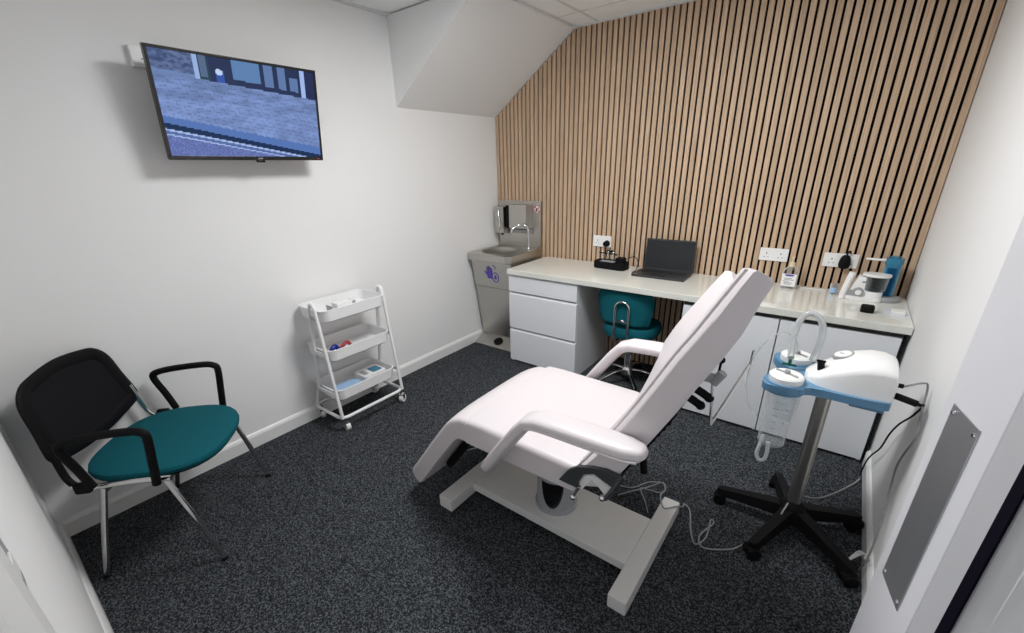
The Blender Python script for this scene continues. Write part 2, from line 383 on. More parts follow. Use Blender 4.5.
obj('pull_handle', hb, M['steel_dark'], door)

# wall accessory on the front wall beside the frame
for z0, z1, lab in ((1.045, 1.135, 'lower of two grey switch plates on the wall beside the door frame'), (1.155, 1.245, 'upper of two grey switch plates on the wall beside the door frame')):
    t = thing('switch_plate', lab, 'light switch', (-0.755, YF, z0), group='switch plates by the door')
    obj('plate', MB().prism([(p[0], YF, p[1]) for p in rounded(-0.755, (z0 + z1) / 2, 0.088, z1 - z0, 0.010)], (0, 0.009, 0), bevel=0.002), M['greyp'], t)
    obj('rocker', MB().span((-0.775, YF + 0.009, (z0 + z1) / 2 - 0.014), (-0.74, YF + 0.012, (z0 + z1) / 2 + 0.014), 0.001), M['whitep'], t)

# ================================================================ TELEVISION
tz, ty, tw, th = 1.825, 1.1057, 0.735, 0.435; tilt = 0.149
cx = -2.412
ux = Vector((0.0113, 1, 0)).normalized(); uy = Vector((math.sin(tilt), 0, math.cos(tilt))); uz = ux.cross(uy).normalized(); uy = uz.cross(ux)
ux, uy = (ux * math.cos(-0.0104) + uy * math.sin(-0.0104)), (-ux * math.sin(-0.0104) + uy * math.cos(-0.0104))  # uz: towards the room
TC = Vector((cx, ty, tz))
def tp(a, b, c): return TC + ux * a + uy * b + uz * c
TR_ = Matrix((ux, uy, uz)).transposed()
tv = thing('television', 'flat black television showing a paved street, tilted down on the left wall', 'television', (XL, ty, tz))
bz = MB()
for a0, a1, b0, b1 in ((-tw / 2, tw / 2, -th / 2, -th / 2 + 0.018), (-tw / 2, tw / 2, th / 2 - 0.012, th / 2), (-tw / 2, -tw / 2 + 0.012, -th / 2 + 0.018, th / 2 - 0.012), (tw / 2 - 0.012, tw / 2, -th / 2 + 0.018, th / 2 - 0.012)):
    bz.box(tp((a0 + a1) / 2, (b0 + b1) / 2, -0.012), (a1 - a0, b1 - b0, 0.028), 0.002, rot=TR_)
obj('bezel', bz, M['blackg'], tv)
obj('back_casing', MB().box(tp(0, 0, -0.018), (tw - 0.01, th - 0.01, 0.022), 0.004, rot=TR_).box(tp(0, -0.05, -0.042), (tw * 0.7, th * 0.6, 0.03), 0.01, rot=TR_), M['blackp'], tv)
obj('sensor_tab', MB().box(tp(0.025, -th / 2 - 0.004, -0.004), (0.04, 0.014, 0.018), 0.004, rot=TR_), M['blackg'], tv)
obj('logo', MB().box(tp(0.025, -th / 2 + 0.009, 0.0025), (0.022, 0.004, 0.001), rot=TR_), M['greyp'], tv)
obj('indicator_sticker', MB().box(tp(tw / 2 - 0.03, -th / 2 + 0.009, 0.0025), (0.014, 0.005, 0.001), rot=TR_), M['red'], tv)
br = MB().span((XL + 0.001, ty - 0.12, tz - 0.12), (XL + 0.014, ty + 0.12, tz + 0.10), 0.002)
br.box((-2.50, ty, tz - 0.02), (0.16, 0.03, 0.04), 0.002); br.box(tp(0, 0, -0.062), (0.2, 0.2, 0.012), 0.002, rot=TR_)
obj('wall_bracket', br, M['blackp'], tv)
# screen picture: paved street with shop fronts
NX, NY = 150, 84
sc = MB(); bm = sc.bm; colr = []
sw, sh = tw - 0.024, th - 0.030
vv = [[bm.verts.new(tp(-sw / 2 + sw * i / NX, -th / 2 + 0.018 + sh * j / NY, -0.001)) for i in range(NX + 1)] for j in range(NY + 1)]
rnd = random.Random(3)
low = [[rnd.random() for _ in range(40)] for _ in range(40)]
def vn(x, y):
    xi, yi = int(x) % 39, int(y) % 39; fx, fy = x % 1, y % 1
    return (low[yi][xi] * (1 - fx) + low[yi][xi + 1] * fx) * (1 - fy) + (low[yi + 1][xi] * (1 - fx) + low[yi + 1][xi + 1] * fx) * fy
def screen(u, v):
    band = 0.80 - 0.11 * u; kerb = 0.325 - 0.30 * u
    if v > band:
        c = (0.02, 0.035, 0.10); w = v - band
        if u < 0.22: c = (0.03 + 0.13 * vn(u * 60, v * 60), 0.06 + 0.16 * vn(u * 60, v * 60), 0.16 + 0.26 * vn(u * 60, v * 60)); c = c if w > 0.03 else (0.16, 0.26, 0.50)
        elif u < 0.245: c = (0.35, 0.5, 0.85)
        elif u < 0.31: c = (0.02, 0.06, 0.10) if abs((u - 0.275) / 0.02) > 1 or w < 0.03 else (0.10, 0.16, 0.28)
        elif u < 0.40:
            d = ((u - 0.36) / 0.02) ** 2 + ((w - 0.10) / 0.03) ** 2
            c = (0.6, 0.75, 1.0) if d < 1 else ((0.04, 0.10, 0.45) if abs(u - 0.365) < 0.025 and w < 0.12 else c)
        elif 0.44 < u < 0.615 and w > 0.06: c = (0.12, 0.25, 0.50)
        elif 0.64 < u < 0.70 and w > 0.05: c = (0.13, 0.22, 0.45)
        elif 0.73 < u < 0.79 and w > 0.05: c = (0.13, 0.22, 0.45)
        elif 0.81 < u < 0.875 and 0.05 < w < 0.2: c = (0.13, 0.22, 0.45)
        elif 0.895 < u < 0.93: c = (0.40, 0.55, 0.95)
        elif u > 0.93: c = (0.02, 0.03, 0.10)
        return c
    if v > kerb:
        p = (v - kerb) / (band - kerb); k = 0.75 + 0.5 * vn(u * 14, v * 26)
        c = [0.21 * k, 0.31 * k, 0.62 * k]
        row = (p ** 0.8) * 14; off = 0.5 * (int(row) % 2)
        if (row % 1) < 0.14 or ((u + 0.25 * v) * 16 + off) % 1 < 0.07: c = [q * 0.74 for q in c]
        if p < 0.14: c = [0.10, 0.20, 0.52]
        if p > 0.8: c = [q * 0.9 for q in c]
        return c
    d = kerb - v
    if d < 0.055: return (0.008, 0.03, 0.10)
    if d < 0.075 or 0.105 < d < 0.118: return (0.42, 0.55, 0.9)
    if d < 0.105: return (0.10, 0.17, 0.42)
    g = 0.7 + 0.6 * rnd.random(); return (0.14 * g, 0.19 * g, 0.48 * g)
for j in range(NY):
    for i in range(NX):
        bm.faces.new((vv[j][i], vv[j][i + 1], vv[j + 1][i + 1], vv[j + 1][i])); colr.append(screen((i + .5) / NX, (j + .5) / NY))
lay = bm.loops.layers.float_color.new('picture')
for f, c in zip(bm.faces, colr):
    for l in f.loops: l[lay] = (*c, 1)
ms = bpy.data.materials.new('lit_screen'); ms.use_nodes = True; nt = ms.node_tree; b = nt.nodes['Principled BSDF']
at = nt.nodes.new('ShaderNodeAttribute'); at.attribute_name = 'picture'
b.inputs['Base Color'].default_value = (0.004, 0.004, 0.005, 1); b.inputs['Roughness'].default_value = 0.2; b.inputs['Specular IOR Level'].default_value = 0.15
nt.links.new(at.outputs['Color'], b.inputs['Emission Color']); b.inputs['Emission Strength'].default_value = 0.85
obj('screen', sc, ms, tv, smooth=False)

# ================================================================ SOCKETS
def socket(x0, x1, z0, z1, label, double=True):
    y = 3.235; t = thing('wall_socket', label, 'wall socket', ((x0 + x1) / 2, y, z0), group='white double sockets above the worktop')
    obj('faceplate', MB().span((x0, y - 0.012, z0), (x1, y, z1), 0.003), M['whitep'], t)
    w = x1 - x0
    for k in (0.25, 0.75):
        c = x0 + w * k; h = MB(); zc = (z0 + z1) / 2 - 0.008
        h.span((c - 0.0025, y - 0.0125, zc + 0.010), (c + 0.0025, y - 0.0115, zc + 0.020)); h.span((c - 0.014, y - 0.0125, zc - 0.010), (c - 0.008, y - 0.0115, zc - 0.006)); h.span((c + 0.008, y - 0.0125, zc - 0.010), (c + 0.014, y - 0.0115, zc - 0.006))
        obj('pin_holes', h, M['groove'], t)
        obj('rocker', MB().span((c - 0.006 + (0.022 if k < .5 else -0.022), y - 0.0145, z1 - 0.026), (c + 0.006 + (0.022 if k < .5 else -0.022), y - 0.012, z1 - 0.008), 0.001), M['whitep'], t)
    return t
socket(-1.600, -1.445, 0.925, 1.012, 'white double wall socket behind the black instrument dock')
socket(-0.405, -0.245, 0.935, 1.015, 'white double wall socket above the hand gel bottle')
socket(-0.062, 0.108, 0.932, 1.014, 'white double wall socket with a black charger plugged in')
t = thing('wall_socket', 'white socket high on the left wall beside the television', 'wall socket', (XL, 0.785, 1.985))
obj('faceplate', MB().span((XL, 0.742, 1.985), (XL + 0.03, 0.832, 2.068), 0.004), M['whitep'], t)
obj('pin_holes', MB().span((XL + 0.030, 0.785, 2.035), (XL + 0.031, 0.789, 2.045)).span((XL + 0.030, 0.777, 2.015), (XL + 0.031, 0.783, 2.019)).span((XL + 0.030, 0.792, 2.015), (XL + 0.031, 0.798, 2.019)), M['groove'], t)
pl = thing('round_plug', 'round black plug in the socket behind the instrument dock', 'plug', (-1.478, 3.22, 0.955))
obj('body', MB().cyl((-1.478, 3.224, 0.955), (-1.478, 3.19, 0.955), 0.024, 0.021), M['blackp'], pl)
obj('cord', MB().tube([(-1.478, 3.2, 0.935), (-1.475, 3.203, 0.90), (-1.46, 3.205, 0.84), (-1.44, 3.21, 0.80), (-1.42, 3.21, 0.792)], 0.0035, 8, smooth=4), M['blackp'], pl)
pl = thing('power_adapter', 'black charger block plugged into the socket near the blue bottle', 'charger', (0.045, 3.215, 0.955))
obj('body', MB().lathe([(0.012, 0.930), (0.025, 0.938), (0.029, 0.955), (0.027, 0.980), (0.021, 1.002), (0.010, 1.012)], (0.045, 3.201, 0), 16, sy=0.6), M['blackp'], pl)
obj('hook', MB().tube([(0.047, 3.21, 1.008), (0.050, 3.2, 1.028), (0.058, 3.205, 1.034), (0.062, 3.21, 1.02)], 0.005, 8, smooth=3), M['blackp'], pl)

# ================================================================ DESK RUN
WT = 0.795
wt = MB().span((-2.052, 2.645, WT - 0.040), (XR - 0.003, 3.2345, WT), 0.004)
tag(obj('worktop', wt, M['stone']), 'glossy cream speckled worktop along the slatted wall', 'worktop')
def cabinet_shell(x0, x1):
    y0, y1 = 2.682, 3.233; z1 = WT - 0.040; mb = MB()
    mb.span((x0, y0, 0.0), (x0 + 0.018, y1, z1)); mb.span((x1 - 0.018, y0, 0.0), (x1, y1, z1))
    mb.span((x0 + 0.018, y1 - 0.01, 0), (x1 - 0.018, y1, z1)); mb.span((x0 + 0.018, y0, 0.02), (x1 - 0.018, y1 - 0.01, 0.038)); mb.span((x0 + 0.018, y0, z1 - 0.02), (x1 - 0.018, y1 - 0.01, z1))
    return mb
du = thing('drawer_unit', 'white three drawer unit under the left end of the worktop', 'drawer unit', (-1.75, 2.93, 0))
obj('body', cabinet_shell(-2.045, -1.43), M['uside'], du)
obj('shadow_gap', MB().span((-2.027, 2.676, 0.04), (-1.448, 2.683, 0.75)), M['greyp'], du)
for z0, z1 in ((0.618, 0.742), (0.308, 0.594), (0.018, 0.284)):
    d = obj('drawer_front', MB().span((-2.045, 2.66, z0), (-1.43, 2.678, z1), 0.0015), M['unit'], du)
    obj('finger_pull', MB().prism([(-2.045, 2.662, z1 - 0.001), (-2.045, 2.678, z1 - 0.001), (-2.045, 2.678, z1 + 0.013)], (0.615, 0, 0)), M['uside'], d)
for x0, x1, lab in ((-0.690, -0.174, 'white single door cabinet behind the reclining backrest'), (-0.172, 0.338, 'white single door cabinet at the right end of the worktop')):
    c = thing('cabinet', lab, 'cabinet', ((x0 + x1) / 2, 2.93, 0), group='door cabinets under the worktop')
    obj('body', cabinet_shell(x0 + 0.001, x1 - 0.001), M['uside'], c)
    obj('door', MB().span((x0 + 0.002, 2.66, 0.018), (x1 - 0.002, 2.680, 0.728), 0.0015), M['unit'], c)
    obj('finger_rail', MB().span((x0 + 0.002, 2.676, 0.73), (x1 - 0.002, 2.682, 0.752)), M['groove'], c)
tag(obj('gap_shade', MB().span((0.340, 2.70, 0.0), (0.346, 2.72, 0.75)), M['groove']), 'dark strip standing for the shade in the gap between the last cabinet and the right wall', 'strip')  # near-black colour paints the shade of the open gap beside the wall

# ================================================================ SINK UNIT
sk = thing('hand_wash_station', 'stainless steel knee operated hand wash sink in the corner', 'sink', (-2.345, 2.97, 0))
x0, x1 = -2.565, -2.105
prof = [(3.225, 0.06), (2.915, 0.06), (2.80, 0.80), (3.225, 0.80)]
obj('cabinet_body', MB().prism([(x0 + 0.012, y, z) for y, z in prof], (x1 - x0 - 0.024, 0, 0)), M['steel'], sk, smooth=False)
def fy(z): return 2.915 + (z - 0.06) * (2.80 - 2.915) / 0.74
def front_panel(z0, z1, out):
    return MB().prism([(x0 + 0.014, fy(z0) - out, z0), (x0 + 0.014, fy(z0), z0), (x0 + 0.014, fy(z1), z1), (x0 + 0.014, fy(z1) - out, z1)], (x1 - x0 - 0.028, 0, 0))
up = obj('upper_panel', front_panel(0.565, 0.80, 0.012), M['steel'], sk, smooth=False)
obj('lower_panel', front_panel(0.09, 0.555, 0.006), M['steel'], sk, smooth=False)
# violet pictogram: an open hand beside a ringed drop
def fp(a, z, o=0.0135):
    a = hx + (a - hx) * 1.35 + 0.03; z = hz + (z - hz) * 1.35 + 0.02; return Vector((a, fy(z) - o, z))
lg = MB()
def ppoly(pts): lg.prism([fp(a, z) for a, z in pts], (0, -0.0008, 0))
hx, hz = -2.375, 0.665
ppoly([(hx - .035, hz - .03), (hx + .01, hz - .03), (hx + .012, hz + .02), (hx - .035, hz + .02)])
for k, (dx, hh) in enumerate(((-.034, .045), (-.021, .055), (-.008, .05), (.004, .04))): ppoly([(hx + dx, hz + .018), (hx + dx + .009, hz + .018), (hx + dx + .009, hz + hh), (hx + dx, hz + hh)])
ppoly([(hx - .055, hz + .01), (hx - .034, hz - .012), (hx - .034, hz + .004), (hx - .05, hz + .022)])
ring = [(hx + .032 + .026 * math.cos(a), hz - .018 + .032 * math.sin(a)) for a in [2 * math.pi * k / 20 for k in range(20)]]
lg.tube([fp(a, z, 0.014) for a, z in ring], 0.0035, 6, closed=True)
ppoly([(hx + .024, hz - .03), (hx + .040, hz - .03), (hx + .043, hz - .018), (hx + .032, hz + .004), (hx + .022, hz - .018)])
lg.tube([fp(hx + .03, hz + .035, 0.014), fp(hx + .045, hz + .05, 0.014), fp(hx + .02, hz + .062, 0.014)], 0.0035, 6)
obj('violet_logo', lg, M['violet'], up)
# basin top with an oval bowl
bt = MB(); n = 40; cx0, cy0 = -2.365, 2.965; zt = 0.862
def ov(rx, ry, z): return [(cx0 + rx * math.cos(2 * math.pi * k / n), cy0 + ry * math.sin(2 * math.pi * k / n), z) for k in range(n)]
def rect(xa, ya, xb, yb, z):
    out = []
    for k in range(n):
        a = 2 * math.pi * k / n; c, s_ = math.cos(a), math.sin(a)
        X = xb - cx0 if c > 0 else cx0 - xa; Y = yb - cy0 if s_ > 0 else cy0 - ya
        q = min(X / abs(c) if abs(c) > 1e-6 else 9, Y / abs(s_) if abs(s_) > 1e-6 else 9)
        out.append((cx0 + q * c, cy0 + q * s_, z))
    return out
bt.rings([rect(x0, 2.755, x1, 3.225, 0.80), rect(x0, 2.75, x1, 3.23, 0.805), rect(x0, 2.75, x1, 3.23, zt), ov(0.165, 0.17, zt), ov(0.155, 0.16, zt - 0.010), ov(0.14, 0.145, zt - 0.03), ov(0.10, 0.10, zt - 0.052), ov(0.03, 0.03, zt - 0.056)])
obj('basin', bt, M['steel'], sk, angle=30)
pnl = obj('splash_panel', MB().span((x0 + 0.004, 3.213, zt), (x1 + 0.0, 3.233, 1.262), 0.002).prism([(x1 - 0.002, 3.213, zt), (x1 - 0.002, 3.135, zt), (x1 - 0.002, 3.213, zt + 0.03)], (0.002, 0, 0)), M['steel'], sk, smooth=False)
# no drinking sign
sg = MB(); c0 = Vector((-2.140, 3.2125, 1.195)); sg.cyl(c0, c0 - Vector((0, 0.0012, 0)), 0.036, n=28, mi=1)
sg.tube([c0 + Vector((0.032 * math.cos(a), -0.0015, 0.032 * math.sin(a))) for a in [2 * math.pi * k / 24 for k in range(24)]], 0.0034, 6, closed=True)
sg.tube([c0 + Vector((-0.022, -0.003, 0.022)), c0 + Vector((0.022, -0.003, -0.022))], 0.0034, 6)
sg.box(c0 + Vector((-0.008, -0.0015, -0.010)), (0.014, 0.001, 0.024), mi=2); sg.box(c0 + Vector((0.006, -0.0015, 0.010)), (0.020, 0.001, 0.007), mi=2); sg.box(c0 + Vector((0.013, -0.0015, 0.003)), (0.005, 0.001, 0.012), mi=2)
obj('no_drinking_sign', sg, [M['red'], M['whitep'], M['ink']], sk)
# dispensers
ds = thing('soap_dispenser', 'chrome lever soap dispenser on the left of the steel splash panel', 'soap dispenser', (-2.485, 3.175, 0.99))
obj('housing', MB().span((-2.545, 3.12, 0.985), (-2.44, 3.213, 1.215), 0.008), M['steel'], ds)
obj('lever', MB().tube([(-2.475, 3.105, 1.19), (-2.465, 3.09, 1.14), (-2.455, 3.095, 1.09), (-2.47, 3.1, 1.02)], 0.012, 10, smooth=4, r2=0.007), M['chrome'], ds)
obj('nozzle', MB().cyl((-2.49, 3.165, 0.985), (-2.49, 3.165, 0.965), 0.012), M['blackp'], ds)
td = thing('towel_dispenser', 'square steel paper towel box beside the soap dispenser', 'towel dispenser', (-2.28, 3.175, 1.0))
obj('housing', MB().span((-2.375, 3.115, 1.035), (-2.19, 3.213, 1.235), 0.005), M['steel'], td)
obj('slot', MB().span((-2.36, 3.12, 1.028), (-2.205, 3.185, 1.036)), M['groove'], td)
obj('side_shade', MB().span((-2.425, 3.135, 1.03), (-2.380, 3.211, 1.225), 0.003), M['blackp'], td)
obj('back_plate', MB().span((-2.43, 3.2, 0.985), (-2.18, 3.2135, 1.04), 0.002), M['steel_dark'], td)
fc = thing('tap', 'chrome swan neck tap standing behind the steel basin', 'tap', (-2.155, 3.105, zt))
obj('spout', MB().tube([(-2.155, 3.105, zt + 0.01), (-2.155, 3.105, zt + 0.13), (-2.16, 3.1, zt + 0.18), (-2.19, 3.085, zt + 0.212), (-2.23, 3.07, zt + 0.213), (-2.265, 3.02, zt + 0.185), (-2.272, 3.015, zt + 0.145)], 0.010, 14, smooth=5), M['chrome'], fc)
obj('collar', MB().lathe([(0.024, zt), (0.024, zt + 0.006), (0.015, zt + 0.014), (0.013, zt + 0.022)], (-2.155, 3.105, 0)), M['chrome'], fc)
bp_ = MB().prism([(x0 + 0.01, 2.78, 0.0), (x0 + 0.01, 2.78, 0.012), (x0 + 0.01, 2.905, 0.075), (x0 + 0.01, 3.22, 0.075), (x0 + 0.01, 3.22, 0.0)], (x1 - x0 - 0.03, 0, 0))
obj('foot_plinth', bp_, M['steel'], sk, smooth=False)
pdn = Vector((0, -0.063, 0.125)).normalized(); pc = Vector((-2.325, 2.845, 0.046))
pd = MB(); pr = []
for rr, hh in ((1.0, 0.0), (1.0, 0.008), (0.85, 0.013), (0.3, 0.014)):
    pr.append([pc + Vector((0.046 * rr * math.cos(a), 0, 0)) + Vector((0, 0.125, 0.063)).normalized() * (0.042 * rr * math.sin(a)) + pdn * hh for a in [2 * math.pi * k / 28 for k in range(28)]])
pd.rings(pr); obj('foot_pedal', pd, M['blackp'], sk)

# ================================================================ STOOL under the desk
st = thing('swivel_stool', 'teal padded swivel stool with chrome base tucked under the worktop', 'stool', (-1.075, 2.83, 0))
sx0, sy0 = -1.075, 2.83
pts = rounded(sx0, sy0 + 0.03, 0.38, 0.36, 0.13, 6)
se = MB(); se.rings([[(sx0 + (x - sx0) * k, sy0 + .03 + (y - sy0 - .03) * k, z) for x, y in pts] for k, z in ((0.80, 0.395), (0.96, 0.402), (1.0, 0.425), (1.0, 0.455), (0.95, 0.478), (0.75, 0.488), (0.3, 0.490))])
obj('seat', se, M['teal'], st)
bk = MB(); rg = []; N = 14
for j, (z, wd, dy) in enumerate(((0.500, 0.165, 0.0), (0.515, 0.182, 0.0), (0.60, 0.198, 0.0), (0.68, 0.206, -0.004), (0.725, 0.188, -0.008), (0.738, 0.16, -0.009))):
    th_ = 0.024 if 0 < j < 5 else 0.012; rr = []
    for i in range(N + 1):
        a = -1 + 2 * i / N; rr.append((sx0 - 0.02 + a * wd, 2.700 + 0.045 * a * a + dy - th_ * math.sqrt(max(0, 1 - a ** 8)), z))
    for i in range(N, -1, -1):
        a = -1 + 2 * i / N; rr.append((sx0 - 0.02 + a * wd * 0.985, 2.702 + 0.045 * a * a + dy + th_ * math.sqrt(max(0, 1 - a ** 8)), z))
    rg.append(rr)
bk.rings(rg); obj('backrest', bk, M['teal'], st)
ub = MB(); bx = -1.080
ub.tube([(bx - 0.048, 2.80, 0.385), (bx - 0.048, 2.70, 0.37), (bx - 0.048, 2.660, 0.42), (bx - 0.048, 2.656, 0.54)] + [(bx + 0.048 * math.cos(math.radians(a)), 2.656, 0.632 + 0.048 * math.sin(math.radians(a))) for a in range(180, -1, -20)] + [(bx + 0.048, 2.656, 0.54), (bx + 0.048, 2.660, 0.42), (bx + 0.048, 2.70, 0.37), (bx + 0.048, 2.80, 0.385)], 0.0085, 10, smooth=3)
ub.ball((bx, 2.674, 0.535), (0.014, 0.006, 0.014)); ub.span((bx - 0.045, 2.662, 0.53), (bx + 0.045, 2.668, 0.54))
obj('back_bracket', ub, M['chrome'], st)
obj('mechanism', MB().span((sx0 - 0.07, sy0 - 0.07, 0.372), (sx0 + 0.07, sy0 + 0.10, 0.396), 0.004), M['blackp'], st)
obj('gas_lift', MB().lathe([(0.026, 0.10), (0.026, 0.24), (0.018, 0.242), (0.018, 0.375)], (sx0, sy0, 0)), M['chrome'], st)
hub = MB().lathe([(0.038, 0.075), (0.042, 0.085), (0.042, 0.12), (0.03, 0.135)], (sx0, sy0, 0)); obj('hub', hub, M['chrome'], st)
for k in range(5):
    a = math.radians(20 + 72 * k); d = Vector((math.cos(a), math.sin(a), 0)); c = Vector((sx0, sy0, 0))
    l = obj('base_leg', MB().tube([c + d * 0.03 + Vector((0, 0, 0.115)), c + d * 0.12 + Vector((0, 0, 0.108)), c + d * 0.24 + Vector((0, 0, 0.068))], 0.014, 10, smooth=4, r2=0.009), M['chrome'], st)
    w = MB(); side = Vector((-d.y, d.x, 0)); p = c + d * 0.245 + Vector((0, 0, 0.025))
    w.cyl(p - side * 0.022, p - side * 0.004, 0.025); w.cyl(p + side * 0.004, p + side * 0.022, 0.025); w.cyl(p + Vector((0, 0, 0.0)), p + Vector((0, 0, 0.045)), 0.006)
    obj('castor', w, M['blackp'], l)

# ================================================================ TROLLEY
tr = thing('trolley', 'white three tier metal trolley on castors against the left wall', 'trolley', (-2.42, 1.39, 0))
tx0, tx1, ty0, ty1 = -2.560, -2.275, 1.195, 1.645
def tray(z, hgt):
    mb = MB(); cx_, cy_ = (tx0 + tx1) / 2, (ty0 + ty1) / 2; w, d = tx1 - tx0, ty1 - ty0; t = 0.006
    def rr(ins, z, r=0.05): return [(x, y, z) for x, y in rounded(cx_, cy_, w - 2 * ins, d - 2 * ins, max(0.01, r - ins * .5), 6)]
    mb.rings([rr(0.012, z), rr(0.004, z + 0.01), rr(0, z + hgt - 0.006), rr(-0.004, z + hgt), rr(0.004, z + hgt + 0.002), rr(0.008, z + hgt - 0.004), rr(0.012, z + 0.012), rr(0.02, z + 0.006)])
    return mb
ZT = (0.725, 0.475, 0.205)
for z in ZT: obj('tray', tray(z, 0.075), M['white_metal'], tr, angle=50)
fm = MB(); r = 0.0105
for y, s in ((ty0 - 0.012, -1), (ty1 + 0.012, 1)):
    fm = MB()
    fm.tube([(tx1 + 0.022, y, 0.105), (tx1 + 0.012, y, 0.20), (tx1 - 0.018, y, 0.48), (tx1 - 0.048, y, 0.78), (tx1 - 0.056, y, 0.825), (tx1 - 0.075, y, 0.838), (tx1 - 0.100, y, 0.825), (tx1 - 0.125, y, 0.72), (tx1 - 0.155, y, 0.50), (tx1 - 0.195, y, 0.28), (tx0 + 0.01, y, 0.105)], r, 10, smooth=4)
    fm.span((tx1 - 0.11, y - 0.003, 0.765), (tx1 - 0.05, y + 0.003, 0.80)); fm.span((tx1 - 0.15, y - 0.003, 0.51), (tx1 - 0.025, y + 0.003, 0.535)); fm.span((tx1 - 0.20, y - 0.003, 0.25), (tx1 + 0.0, y + 0.003, 0.27))
    obj('side_frame', fm, M['white_metal'], tr)
lp = [(x, y, 0.105) for x, y in rounded((tx0 + tx1) / 2 + 0.01, (ty0 + ty1) / 2, tx1 - tx0 + 0.03, ty1 - ty0 + 0.035, 0.05, 5)]
obj('base_frame', MB().tube(lp, r, 10, closed=True), M['white_metal'], tr)
for xx, yy, a in ((tx1 + 0.012, ty0 + 0.02, 80), (tx1 + 0.012, ty1 + 0.005, 20), (tx0 + 0.02, ty0 + 0.01, 60), (tx0 + 0.02, ty1 - 0.01, 100)):
    a = math.radians(a); sd = Vector((math.cos(a), math.sin(a), 0)); fw = Vector((-sd.y, sd.x, 0)); p = Vector((xx, yy, 0.028)) + fw * 0.012
    c = obj('castor', MB().cyl((xx, yy, 0.06), (xx, yy, 0.10), 0.007).prism([p + sd * 0.016 + Vector((0, 0, 0.0)) - fw * .01, p + sd * 0.016 + Vector((0, 0, 0.036)) - fw * 0.022, p + sd * 0.016 + Vector((0, 0, 0.036)) + fw * 0.012, p + sd * 0.016 + fw * .01], -sd * 0.032), M['chrome'], tr)
    obj('wheel', MB().cyl(p - sd * 0.013, p + sd * 0.013, 0.028).cyl(p - sd * 0.0145, p + sd * 0.0145, 0.012, mi=1), [M['whitep'], M['greyp']], c)
# things in the trays
tt = ZT[0] + 0.0075
bx_ = thing('tissue_pack', 'small white pack with a grey end in the top trolley tray', 'pack', (-2.43, 1.395, tt))
obj('body', MB().span((-2.47, 1.37, tt), (-2.40, 1.475, tt + 0.052), 0.006), M['whitep'], bx_); obj('end_label', MB().span((-2.468, 1.3335, tt + 0.006), (-2.402, 1.3352, tt + 0.046)), M['greyp'], bx_)
rl = thing('tape_roll', 'white roll of tape standing beside the pack in the top tray', 'tape', (-2.43, 1.495, tt))
rg = []
for a in range(25):
    pass
ring_pts = lambda rad, x: [(x, 1.497 + rad * math.cos(2 * math.pi * k / 24), tt + 0.032 + rad * math.sin(2 * math.pi * k / 24)) for k in range(24)]
obj('roll', MB().rings([ring_pts(0.032, -2.415), ring_pts(0.032, -2.445), ring_pts(0.013, -2.445), ring_pts(0.013, -2.415)], loop=True), M['whitep'], rl); obj('core', MB().cyl((-2.443, 1.497, tt + 0.032), (-2.417, 1.497, tt + 0.032), 0.0128, n=20), M['greyp'], rl)
tag(obj('hair_clip', MB().prism([(x, y, tt) for x, y in rounded(-2.318, 1.27, 0.02, 0.05, 0.009)], (0, 0, 0.010)), M['greyp']), 'tiny grey clip at the near corner of the top tray', 'clip')
t2 = ZT[1] + 0.0075
tag(obj('blue_strap', MB().tube([(-2.345, 1.235, t2 + 0.012), (-2.33, 1.24, t2 + 0.055), (-2.335, 1.27, t2 + 0.07), (-2.33, 1.285, t2 + 0.045), (-2.32, 1.315, t2 + 0.02), (-2.33, 1.345, t2 + 0.03), (-2.36, 1.365, t2 + 0.015)], 0.014, 10, smooth=4), M['navy']), 'dark blue coiled strap in the middle trolley tray', 'strap')
tag(obj('red_tourniquet', MB().tube([(-2.37, 1.297, t2 + 0.012), (-2.355, 1.335, t2 + 0.05), (-2.365, 1.37, t2 + 0.058), (-2.375, 1.395, t2 + 0.03), (-2.38, 1.405, t2 + 0.012)], 0.011, 10, smooth=4), M['red']), 'red clip lying next to the dark blue strap', 'clip')
tag(obj('glass_slide', MB().span((-2.40, 1.465, t2), (-2.36, 1.555, t2 + 0.006), 0.001), M['greyp']), 'small grey card lying in the middle trolley tray', 'card')
t3 = ZT[2] + 0.0075
tag(obj('blue_pad', MB().prism([(x, y, t3) for x, y in rounded(-2.37, 1.32, 0.13, 0.19, 0.045)], (0, 0, 0.035), bevel=0.006), M['pad_blue']), 'pale blue folded pad in the bottom trolley tray', 'pad')
mt = thing('monitor_device', 'white meter with a blue screen in the bottom trolley tray', 'meter', (-2.40, 1.535, t3))
obj('casing', MB().prism([(x, y, t3) for x, y in rounded(-2.40, 1.52, 0.15, 0.17, 0.02)], (0, 0, 0.055), bevel=0.006), M['whitep'], mt)
obj('blue_display', MB().prism([(x, y, t3 + 0.055) for x, y in rounded(-2.395, 1.555, 0.08, 0.075, 0.012)], (0, 0, 0.002)), M['blueb'], mt)
obj('grey_keypad', MB().prism([(x, y, t3 + 0.055) for x, y in rounded(-2.40, 1.47, 0.07, 0.035, 0.006)], (0, 0, 0.002)), M['greyp'], mt)

